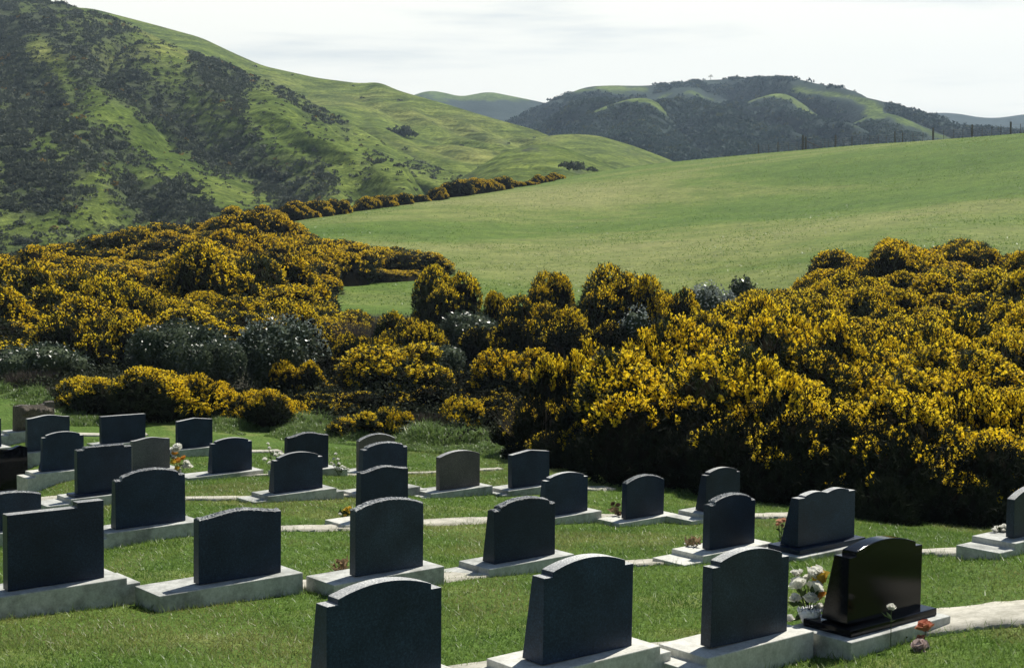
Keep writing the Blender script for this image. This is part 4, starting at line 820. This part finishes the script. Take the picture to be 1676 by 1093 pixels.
def blades(P, H, W, lean, rng, segs=2):
    n = len(P); a = rng.uniform(0, 6.28, n); w = np.stack([np.cos(a), np.sin(a), np.zeros(n)], -1) * W[:, None]
    l_ = rng.normal(size=(n, 3)) * lean; l_[:, 2] = 0; tip = P + l_ * H[:, None] + np.array([0, 0, 1]) * H[:, None]
    if segs == 1:
        V = np.stack([P - w, P + w, tip], 1).reshape(-1, 3); return V, np.arange(3 * n).reshape(-1, 3)
    mid = P + l_ * H[:, None] * .3 + np.array([0, 0, .62]) * H[:, None]; tip = tip - np.array([0, 0, 1]) * (np.linalg.norm(l_, axis=1) * H * .45)[:, None]
    V = np.stack([P - w, P + w, mid + w * .7, mid - w * .7, tip], 1).reshape(-1, 3); i = np.arange(n)[:, None] * 5
    return V, np.concatenate([i + [0, 1, 2], i + [0, 2, 3], i + [3, 2, 4]], 0)
# long rank grass fringe between lawn and bank
rg = np.random.default_rng(33); n = 90000
x = rg.uniform(-260, 900, n); x[:9000] = rg.uniform(900, 1760, 9000); Yg = rg.uniform(-.5, 2.0, n); Yg[:9000] = rg.uniform(-.5, .5, 9000)
Ye = np.full(n, 30.0)
for _ in range(4): Ye = np.interp((x - PW / 2) / F * Ye, EX, EYv)
Y = Ye + Yg; X = (x - PW / 2) / F * Y
cl_ = fbm(np.stack([X * 1.1, Y * 1.1], -1), 71, 3); keep = (cl_ > .36 + .1 * (Yg < .2)) ; X, Y, cl_, Yg, xx = X[keep], Y[keep], cl_[keep], Yg[keep], x[keep]
H = (.1 + .9 * np.clip(cl_ - .36, 0, 1)) * rg.uniform(.6, 1.4, len(X)) * np.where(xx > 900, .4, 1.0) * np.clip(.35 + Yg * .6, .3, 1.05)
V, Fg = blades(np.stack([X, Y, gz(X, Y) - .02], -1), H * .9, np.full(len(X), .009), .5, rg)
tag(obj('long_grass', mesh_np('long_grass', V, Fg), M['long_blade']), 'long unmown grass along the foot of the gorse bank', 'grass', None, 'stuff')

# pale earth bank
bm = bmesh.new(); rr_ = bmesh.ops.create_icosphere(bm, subdivisions=4, radius=1)
for v in rr_['verts']:
    nn = fbm(np.array([[v.co.x * 2 + 9, v.co.y * 2 + v.co.z * 2]]), 4, 4)[0]; v.co = Vector((v.co.x * .62, v.co.y * .5, v.co.z * .22)) * (1 + (nn - .5) * .7)
me = bpy.data.meshes.new('earth_mound'); bm.to_mesh(me); bm.free(); q = ground_hit(668, 708); o = obj('earth_mound', me, M['earth']); o.location = q; tag(o, 'pale bare earth mound in the long grass below the low gorse', 'mound')

# ------------------------------------------------------------------ gravestones
def top_profile(kind, w, h, rise, n=28):
    """outline of the top edge, left to right"""
    x = np.linspace(-w / 2, w / 2, n); u = (x + w / 2) / w
    if kind == 'arch': return [(a, h + rise * (1 - (2 * b - 1) ** 2)) for a, b in zip(x, u)]
    if kind == 'ogee': return [(a, h + rise * math.sin(math.pi * b) ** 2.0) for a, b in zip(x, u)]
    if kind == 'gable': return [(-w / 2, h), (0, h + rise), (w / 2, h)]
    if kind == 'flat': return [(-w / 2, h), (w / 2, h)]
    if kind == 'rock': return [(a, h + rise * (math.sin(b * 9) * .5 + (1.2 if b > .75 else 0))) for a, b in zip(x, u)]
    if kind == 'stepright': return [(-w / 2, h), (w * .22, h), (w * .22, h + rise), (w / 2, h + rise)]
    s = .095 * w; st = .032
    if kind == 'notch':
        xi = np.linspace(-w / 2 + s, w / 2 - s, n); ui = np.linspace(-1, 1, n)
        return [(-w / 2, h), (-w / 2 + s, h)] + [(a, h + st + rise * (1 - b * b)) for a, b in zip(xi, ui)] + [(w / 2 - s, h), (w / 2, h)]
    if kind == 'wave':
        xi = np.linspace(-w / 2 + s * 1.2, w / 2 - s * 1.2, n * 2); ui = np.linspace(0, 1, n * 2)
        return [(-w / 2, h), (-w / 2 + s * 1.2, h)] + [(a, h + .012 + rise * (abs(math.sin(2 * math.pi * b)) ** .9 + .15)) for a, b in zip(xi, ui)] + [(w / 2 - s * 1.2, h), (w / 2, h)]
    if kind == 'shoulder':
        return [(-w / 2, h), (-w / 2 + s * 1.5, h), (-w / 2 + s * 1.5, h + rise), (w / 2 - s * 1.5, h + rise), (w / 2 - s * 1.5, h), (w / 2, h)]
    if kind == 'scroll':
        return [(a, h - .03 + rise * (math.exp(-((b - .85) / .11) ** 2) + math.exp(-((b - .15) / .11) ** 2)) + .012 * math.sin(b * 6.28)) for a, b in zip(x, u)]
def prism(outline, y0, y1fn, name):
    n = len(outline); V = [(a, y0, b) for a, b in outline] + [(a, y1fn(b), b) for a, b in outline]
    Fc = [tuple(range(n)), tuple(range(2 * n - 1, n - 1, -1))] + [(i, n + i, n + (i + 1) % n, (i + 1) % n) for i in range(n)]
    me = bpy.data.meshes.new(name); me.from_pydata([tuple(map(float, v)) for v in V], [], Fc); me.update()
    bm = bmesh.new(); bm.from_mesh(me); bmesh.ops.recalc_face_normals(bm, faces=bm.faces); bm.to_mesh(me); bm.free(); return me
def bevel(o, w):
    b = o.modifiers.new('edge', 'BEVEL'); b.width = w; b.segments = 2; b.limit_method = 'ANGLE'; b.angle_limit = R(40)
STONE = {}
FRONT = .12
for s in ST:
    w, H = s['w'], s['H']; mid = s['mid']; g = s['gz']; root = empty('gravestone', (mid[0], mid[1], g), ANG); tag(root, s['label'], 'gravestone')
    z0 = mid[2] - g; pl = s.get('plinth', 0); hb = max(.07, z0 - pl); z0 = hb + pl; s['top_z'] = g + hb; s['foot_z'] = g + z0; STONE[s['k']] = (root, s)
    ol, orr = s.get('ovl', .16), s.get('ovr', .15); dep = max(.34, s['tb'] + .17); tl, tr_ = s['tl'], s['tr']; stp = min(.055, hb * .45)
    bl, br = -w / 2 - ol, w / 2 + orr
    o2 = [(bl - tl, -.35)] + ([(bl - tl, hb - stp), (bl, hb - stp)] if tl else []) + [(bl, hb), (br, hb)] + ([(br, hb - stp), (br + tr_, hb - stp)] if tr_ else []) + [(br + tr_, -.35)]
    fr = FRONT + (.04 if pl else 0)
    bo = obj('concrete_base', prism(o2, -fr, lambda z: dep, 'concrete_base'), M[s['con']], root); bevel(bo, .007)
    BASES.append((mid[:2], bl - tl, br + tr_, -fr, dep)); s['rect'] = (bl, br, tl, tr_, fr, dep, hb, stp)
    if pl:
        pw = .075; po = obj('plinth', prism([(-w / 2 - pw, 0), (-w / 2 - pw, pl), (w / 2 + pw, pl), (w / 2 + pw, 0)], -.09, lambda z: s['tb'] + .1, 'plinth'), M[s['mat']], root); po.location = (0, 0, hb + .002); bevel(po, .006)
    prof = top_profile(s['top'], w, H, s['rise']); tb, tt = s['tb'], s['tt']; hm = max(p[1] for p in prof)
    yb = lambda z: tb + (tt - tb) * min(1, max(0, z / hm))
    fl = .03 if s['k'] in ('T1', 'P1') else 0
    outl = ([(-w / 2 - fl, 0), (-w / 2 - fl * .9, .05), (-w / 2, .15)] if fl else [(-w / 2, 0)]) + prof + ([(w / 2, .15), (w / 2 + fl * .9, .05), (w / 2 + fl, 0)] if fl else [(w / 2, 0)])
    hm_ = prism(outl, 0, yb, 'headstone'); hm_.materials.append(M[s['mat']])
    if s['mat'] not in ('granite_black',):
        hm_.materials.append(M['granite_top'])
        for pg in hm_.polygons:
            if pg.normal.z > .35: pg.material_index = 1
    so = obj('headstone', hm_, None, root); so.location = (0, 0, z0 + .003); bevel(so, .005)
    so.rotation_euler = (R(random.uniform(-.4, .4)), R(s.get('tilt', .5 + random.uniform(-.5, .6))), 0)
    if s.get('rough'):
        rgx = np.random.default_rng(hash(s['k']) % 1000 if False else sum(map(ord, s['k'])))
        xs_ = np.linspace(-w / 2 + .002, w / 2 - .002, 70); pa = np.array(prof); px2 = pa[:, 0] + np.arange(len(pa)) * 1e-6; zt = np.interp(xs_, px2, pa[:, 1]); m_ = 7
        V = []
        for a, z in zip(xs_, zt):
            for j in range(m_):
                f = j / (m_ - 1); e = math.sin(math.pi * f) ** .4
                V.append((a, .0 + f * yb(z) + (rgx.uniform(-.005, .005)), z - .008 + e * (.012 + rgx.uniform(-.004, .013))))
        Fr = [(i * m_ + j, i * m_ + j + 1, (i + 1) * m_ + j + 1, (i + 1) * m_ + j) for i in range(69) for j in range(m_ - 1)]
        ro = obj('rock_pitched_top', mesh_py('rock_pitched_top', V, [f_[::-1] for f_ in Fr]), M['rock_brown' if s['mat'] == 'rock_brown' else 'granite_rough'], so)
    if s['top'] == 'rock':
        nx_, nz_ = 36, 22; V = []
        for i in range(nz_):
            for j in range(nx_):
                a = -w / 2 + w * j / (nx_ - 1); z = H * i / (nz_ - 1); e = min(1, 6 * min(j, nx_ - 1 - j) / nx_) * min(1, 6 * min(i, nz_ - 1 - i) / nz_)
                V.append((a, -.004 - e * .11 * float(fbm(np.array([[a * 9 + 3, z * 11]]), 8, 4)[0]), z))
        Fr = [(i * nx_ + j, i * nx_ + j + 1, (i + 1) * nx_ + j + 1, (i + 1) * nx_ + j) for i in range(nz_ - 1) for j in range(nx_ - 1)]
        obj('rock_face', mesh_py('rock_face', V, Fr), M['rock_brown'], so)

# ------------------------------------------------------------------ flowers
def rose_mesh(rng, r=.035, petals=16):
    V, Fc = [], []
    for k in range(petals):
        lay = k / petals; a = k * 2.399 + rng.uniform(-.2, .2); tilt = .25 + .95 * lay; rr = r * (.35 + .75 * lay); hw = r * (.45 + .35 * lay)
        c, s_ = math.cos(a), math.sin(a); b = len(V)
        for i, vv in enumerate((0, .5, 1)):
            for j, uu in enumerate((-1, 0, 1)):
                rad = rr * (vv ** .8) * (1 - .25 * abs(uu)) ; hz = r * (.95 - .5 * lay) * vv * (1.2 - .4 * lay) + rng.uniform(-.003, .003) + r * .12 * (1 - abs(uu)) * vv
                V.append((c * rad - s_ * uu * hw * (.35 + .65 * vv), s_ * rad + c * uu * hw * (.35 + .65 * vv), hz))
        for i in range(2):
            for j in range(2): Fc.append((b + i * 3 + j, b + i * 3 + j + 1, b + (i + 1) * 3 + j + 1, b + (i + 1) * 3 + j))
    bm = bmesh.new(); rr_ = bmesh.ops.create_icosphere(bm, subdivisions=1, radius=r * .5)
    off = len(V)
    for v in bm.verts: V.append((v.co.x, v.co.y, v.co.z + r * .45))
    for f in bm.faces: Fc.append(tuple(off + v.index for v in f.verts))
    bm.free(); return mesh_py('flower_head', V, Fc, True)
rf = np.random.default_rng(3)
HEADS = {}
for nm in ('white_petal', 'peach_petal', 'yellow_petal', 'orange_petal', 'pink_petal', 'salmon_petal', 'dry_petal', 'brown_petal'):
    HEADS[nm] = []
    for k in range(3): me = rose_mesh(rf); me.materials.append(M[nm]); HEADS[nm].append(me)
def leaf_mesh(L=.07, W=.016):
    V = [(0, 0, 0), (W, 0, L * .4), (0, .004, L * .5), (-W, 0, L * .4), (0, .01, L)]; return mesh_py('leaf', V, [(0, 1, 2), (0, 2, 3), (1, 4, 2), (2, 4, 3)])
LEAFM = leaf_mesh(); LEAFM.materials.append(M['leaf'])
LEAFD = leaf_mesh(.08, .012); LEAFD.materials.append(M['dry_petal'])
def bouquet(name, loc, heads, label, leaves=10, spread=.06, dead=False, base_h=0.0, leaf_mat=None):
    """heads: (petal, dx along picture, dz, dy, size)"""
    root = empty(name, loc); tag(root, label, 'flowers')
    for (pm, dx, dz, dy, sz) in heads:
        tip = np.array([dx, dy, dz]); b0 = np.array([rf.uniform(-.012, .012), rf.uniform(-.012, .012), base_h])
        V, Fc = tube([b0, b0 * .4 + tip * .6 + np.array([0, 0, .01]), tip], [.0032, .003, .0025], 5); obj('stem', mesh_py('stem', V, Fc), M['leaf'] if not dead else M['dead_twig'], root)
        h = obj('flower_head', HEADS[pm][int(rf.integers(3))], None, root); h.location = tip; h.scale = (sz / .035,) * 3
        h.rotation_euler = (rf.uniform(-.9, -.1) if dz > 0 else 0, rf.uniform(-.5, .5) + dx * 2, rf.uniform(0, 6.28))
    for k in range(leaves):
        l_ = obj('leaf', LEAFD if dead else LEAFM, None, root); pm, dx, dz, dy, sz = heads[int(rf.integers(len(heads)))]; f = rf.uniform(.3, .9)
        l_.location = (dx * f + rf.uniform(-.01, .01), dy * f, base_h * (1 - f) + dz * f); l_.rotation_euler = (rf.uniform(-1.3, 1.3), rf.uniform(-1.3, 1.3), rf.uniform(0, 6.28)); l_.scale = (rf.uniform(.8, 1.5),) * 3
    return root
def rest_z(X, Y):
    """height of whatever lies under a flower: a base, its lower tier or the turf"""
    for s in ST:
        bl, br, tl, tr_, fr, dep, hb, stp = s['rect']; dx, dy = X - s['mid'][0], Y - s['mid'][1]; u = dx * CA + dy * SA; w_ = -dx * SA + dy * CA
        if -fr < w_ < dep:
            if bl < u < br: return s['gz'] + hb
            if bl - tl < u < br + tr_: return s['gz'] + hb - stp
    return float(gz(X, Y))
def px_at(x, v, k, dy=0):
    Y = STONE[k][1]['mid'][1] + dy; return at(x, v, Y), Y / F
# big white and yellow bouquet in a white pot
p0, m = px_at(1325, 1022, 'S4', .02); zr = rest_z(p0[0], p0[1]); up = p0[2] - zr - .03; p0 = np.array([p0[0], p0[1], zr + .03])
hd = [('white_petal', -18, 62, 0, .062), ('white_petal', 10, 83, .03, .05), ('white_petal', -2, 84, .0, .045), ('white_petal', 4, 59, -.04, .058), ('white_petal', -1, 42, -.05, .05), ('yellow_petal', 24, 70, .03, .066), ('orange_petal', 17, 44, 0, .05), ('yellow_petal', 14, 80, .06, .05), ('white_petal', 30, 40, .02, .03),
      ('white_petal', -20, 80, .05, .03), ('white_petal', -26, 84, .04, .022), ('white_petal', -12, 84, .06, .022), ('white_petal', -22, 38, .03, .042), ('white_petal', 16, 26, .0, .034), ('white_petal', -2, 72, .07, .03), ('white_petal', -33, 6, .0, .035)]
b = bouquet('flower_bouquet', p0, [(a, dx * m, dz * m + up, dy, sz * 1.2) for a, dx, dz, dy, sz in hd], 'bunch of white and yellow roses in a white pot beside the polished black headstone', 30)
V, Fc = [], []
prof = [(.02, .075), (.055, .08), (.075, .07), (.085, .045), (.07, .01), (.05, -.03), (0, -.03)]
for i, (r_, z) in enumerate(prof):
    for k in range(14): a = 2 * math.pi * k / 14; V.append((r_ * math.cos(a), r_ * math.sin(a), z))
for i in range(len(prof) - 1):
    for k in range(14): Fc.append((i * 14 + k, (i + 1) * 14 + k, (i + 1) * 14 + (k + 1) % 14, i * 14 + (k + 1) % 14))
obj('pot', mesh_py('pot', V, Fc, True), M['pot'], b)
bm = bmesh.new()
for k in range(46):
    a, r_ = rf.uniform(0, 6.28), .09 * rf.uniform(.1, 1) ** .5; rr_ = bmesh.ops.create_icosphere(bm, subdivisions=1, radius=.012)
    for v in rr_['verts']: v.co += Vector((r_ * math.cos(a), r_ * math.sin(a), .065 + .02 * rf.uniform()))
me = bpy.data.meshes.new('pebbles'); bm.to_mesh(me); bm.free(); obj('pebbles', me, M['pot'], b)
# the single rose behind the black stone
rt, s4 = STONE['S4']; tgt = at(1459, 996, s4['mid'][1] - .24); rz = s4['gz']; lp = np.array([tgt[0], tgt[1], rz])
bouquet('white_rose', lp, [('white_petal', 0, tgt[2] - rz, 0, .036)], 'single white rosebud on a long stem behind the black headstone', 3)
# salmon and pink flowers on the turf
q = ground_hit(1512, 1062)
k_ = q[1] / F; bouquet('cut_flowers', q, [('salmon_petal', 6 * k_, 28 * k_, .05, .07), ('salmon_petal', 0, 11 * k_, .03, .045), ('pink_petal', -9 * k_, 0.02, -.05, .066)], 'two salmon flowers and a pale pink one lying on the turf by the black headstone', 6)
q = ground_hit(1472, 1052); bouquet('weed', q, [('yellow_petal', .0, .05, 0, .012), ('white_petal', .02, .04, 0, .01)], 'small pale weed at the foot of the black headstone base', 16)
def simple_bouquet(x, v, key, pts, label, dy=0, leaves=8, dead=False, name='flower_bouquet'):
    p, m = px_at(x, v, key, dy); zr = rest_z(p[0], p[1]); up = p[2] - zr; p = np.array([p[0], p[1], zr]); bouquet(name, p, [(a, dx * m, max(.01, dz * m + up), rf.uniform(-.06, .06), sz * m * 1.15) for a, dx, dz, sz in pts], label, leaves, dead=dead)
simple_bouquet(294, 772, 'P3', [('white_petal', -2, 38, 8), ('white_petal', -10, 34, 6), ('orange_petal', -8, 28, 6), ('orange_petal', 0, 16, 6.5), ('yellow_petal', -8, 14, 6), ('orange_petal', 8, 22, 4.5), ('yellow_petal', -2, 4, 5), ('white_petal', 10, 12, 6), ('white_petal', 16, 6, 5.5), ('white_petal', 6, 6, 5), ('white_petal', -12, 20, 5)], 'white and orange flowers at the right of the lighter grey headstone', 0, 16)
simple_bouquet(450, 776, 'Q5', [('white_petal', -11, 50, 2.6), ('white_petal', -8, 43, 3), ('white_petal', -4, 37, 3.4), ('white_petal', 2, 30, 4.4), ('white_petal', 8, 31, 4.6), ('white_petal', 13, 30, 4), ('white_petal', -17, 22, 4.4), ('white_petal', -8, 17, 4), ('white_petal', -3, 14, 4.5), ('white_petal', 2, 18, 4)], 'tall spray of white flowers left of the wavy-topped headstone', 0, 14)
simple_bouquet(555, 778, 'Q5', [('white_petal', -5, 34, 3), ('white_petal', -8, 26, 3), ('white_petal', -2, 25, 3), ('white_petal', 0, 18, 3.2), ('white_petal', -8, 16, 3), ('white_petal', 5, 14, 3), ('white_petal', 10, 12, 3), ('white_petal', -3, 12, 3.2), ('white_petal', -12, 20, 2.6), ('white_petal', 14, 9, 2.4)], 'low spray of white flowers right of the wavy-topped headstone', .1, 12)
simple_bouquet(566, 848, 'N3', [('yellow_petal', 2, 14, 4), ('yellow_petal', -2, 10, 4), ('yellow_petal', 5, 8, 4), ('yellow_petal', 0, 4, 3.5), ('white_petal', -9, 8, 2.5), ('yellow_petal', 6, 16, 3)], 'yellow flowers with dark leaves left of the wavy headstone behind the grey arch', .12, 26)
simple_bouquet(1010, 850, 'N5', [('brown_petal', -6, 24, 4), ('brown_petal', 2, 22, 4.5), ('dry_petal', -2, 16, 4), ('brown_petal', -8, 14, 3.5), ('brown_petal', 4, 10, 4), ('dry_petal', 0, 6, 3.5)], 'dead brown flowers left of the plain round-topped headstone', .1, 26, True, 'dead_flowers')
simple_bouquet(1140, 897, 'M5', [('dry_petal', -4, 14, 4), ('dry_petal', -12, 12, 3), ('dry_petal', 4, 8, 3), ('white_petal', -18, 3, 2.5)], 'withered flowers lying on the white base of the rough notched headstone', .0, 22, True, 'dead_flowers')
simple_bouquet(1278, 872, 'W6', [('peach_petal', -2, 16, 5.5), ('peach_petal', 3, 20, 5), ('peach_petal', -4, 13, 4), ('dry_petal', 0, 12, 3.5)], 'peach flowers left of the double-wave headstone', .2, 8)
simple_bouquet(1634, 876, 'R7', [('white_petal', -11, 7, 5), ('white_petal', -4, 10, 5), ('white_petal', 3, 12, 5), ('white_petal', 9, 13, 5.5), ('white_petal', 14, 9, 5), ('white_petal', 5, 5, 4)], 'low white flowers left of the headstone at the right edge', .12, 8)
simple_bouquet(560, 930, 'L3', [('dry_petal', -6, 12, 4), ('dry_petal', 4, 14, 4), ('orange_petal', 8, 9, 3), ('dry_petal', 0, 6, 4), ('dry_petal', -12, 5, 3)], 'dried straw-coloured flowers left of the chipped grey arched headstone', .3, 34, True, 'dead_flowers')

# ------------------------------------------------------------------ mown lawn
rg = np.random.default_rng(55)
def lawn_patch(n, ymin, ymax, hgt, wid, seed, pw):
    u = rg.uniform(size=n); Y = (ymin ** pw + u * (ymax ** pw - ymin ** pw)) ** (1 / pw); X = rg.uniform(-1, 1, n) * (Y * .38 + .8)
    k = ~blocked(X, Y, -.015) & (Y < np.array(np.interp(X, EX, EYv)) + .4); X, Y = X[k], Y[k]
    c = fbm(np.stack([X * 1.7, Y * 1.7], -1), seed, 4); H = hgt * (.45 + 1.1 * c) * rg.uniform(.5, 1.5, len(X)); W = wid * rg.uniform(.6, 1.3, len(X)) * (Y / 12) ** .5
    return blades(np.stack([X, Y, gz(X, Y) + (fbm(np.stack([X / 1.3, Y / 1.3], -1), 9, 3) - .5) * .035 - .004], -1), H, W, .75, rg, 1)
V, Fg = lawn_patch(620000, 7.6, 30, .03, .0045, 81, .9)
pt = V[::3]; tn_ = np.clip((fbm(np.stack([pt[:, 0] * .75 + 40, pt[:, 1] * .55], -1), 91, 4) - .53) * 4.5, 0, .7) * rg.uniform(.2, 1.0, len(pt)) + (rg.uniform(size=len(pt)) < .03) * .6
tag(obj('lawn_grass', mesh_np('lawn_grass', V, Fg, False, {'tone': np.repeat(np.clip(tn_, 0, 1), 3)}), M['blade']), 'short mown grass between the rows of gravestones', 'grass', None, 'stuff')
n = 90000; Y = rg.uniform(80, 245, n); X = (rg.uniform(420, 1760, n) - PW / 2) / F * Y; cz_ = fbm(np.stack([X / 5, Y / 9], -1), 44, 4); k = rg.uniform(size=n) < np.clip((cz_ - .3) * 2.5, .1, 1); X, Y, cz_ = X[k], Y[k], cz_[k]
dz = np.clip((Y - 80) / 20, 0, 1) * (fbm(np.stack([X / 22, Y / 22], -1), 3, 4) - .5) * 1.1 * np.clip(1 - np.abs(Y - 130) / 90, 0, 1)
V, Fg = blades(np.stack([X, Y, gz(X, Y) + dz - .02], -1), rg.uniform(.04, .12, len(X)), rg.uniform(.03, .07, len(X)), .9, rg, 1)
tn_ = np.clip((fbm(np.stack([X / 30 + Y / 60, Y / 26], -1), 92, 4) - .5) * 3, 0, .6) * rg.uniform(.2, 1.0, len(X))
tag(obj('pasture_grass', mesh_np('pasture_grass', V, Fg, False, {'tone': np.repeat(np.clip(tn_, 0, 1), 3)}), M['blade']), 'grazed tufts of grass over the pasture hill', 'grass', None, 'stuff')
# taller uncut fringe hugging the concrete
n = 260000; X = rg.uniform(-9, 9, n); Y = rg.uniform(7.6, 30, n); k = np.abs(X) < Y * .38 + .8; X, Y = X[k], Y[k]
b0 = blocked(X, Y, -.01); b1 = blocked(X, Y, .07); k = b1 & ~b0; X, Y = X[k], Y[k]
V, Fg = blades(np.stack([X, Y, gz(X, Y) - .004], -1), rg.uniform(.03, .1, len(X)), np.full(len(X), .004), .4, rg, 1)
tag(obj('edge_grass', mesh_np('edge_grass', V, Fg), M['long_blade']), 'uncut grass fringe along the concrete bases', 'grass', None, 'stuff')

# ------------------------------------------------------------------ air
hz = obj('haze', mesh_np('haze', np.array([[-3000, -400, -62], [3000, -400, -62], [3000, 3600, -62], [-3000, 3600, -62], [-3000, -400, 420], [3000, -400, 420], [3000, 3600, 420], [-3000, 3600, 420]], float),
     np.array([[0, 3, 2, 1], [4, 5, 6, 7], [0, 1, 5, 4], [1, 2, 6, 5], [2, 3, 7, 6], [3, 0, 4, 7]])))
m_, n_, l_ = new_mat('thin_haze'); vol = n_.new('ShaderNodeVolumePrincipled'); vol.inputs['Color'].default_value = (.6, .78, 1, 1); vol.inputs['Density'].default_value = .00017; vol.inputs['Anisotropy'].default_value = .2
oo = n_.new('ShaderNodeOutputMaterial'); l_.new(vol.outputs[0], oo.inputs['Volume']); hz.data.materials.append(m_); tag(hz, 'thin bluish air over the valley', None, None, 'stuff')
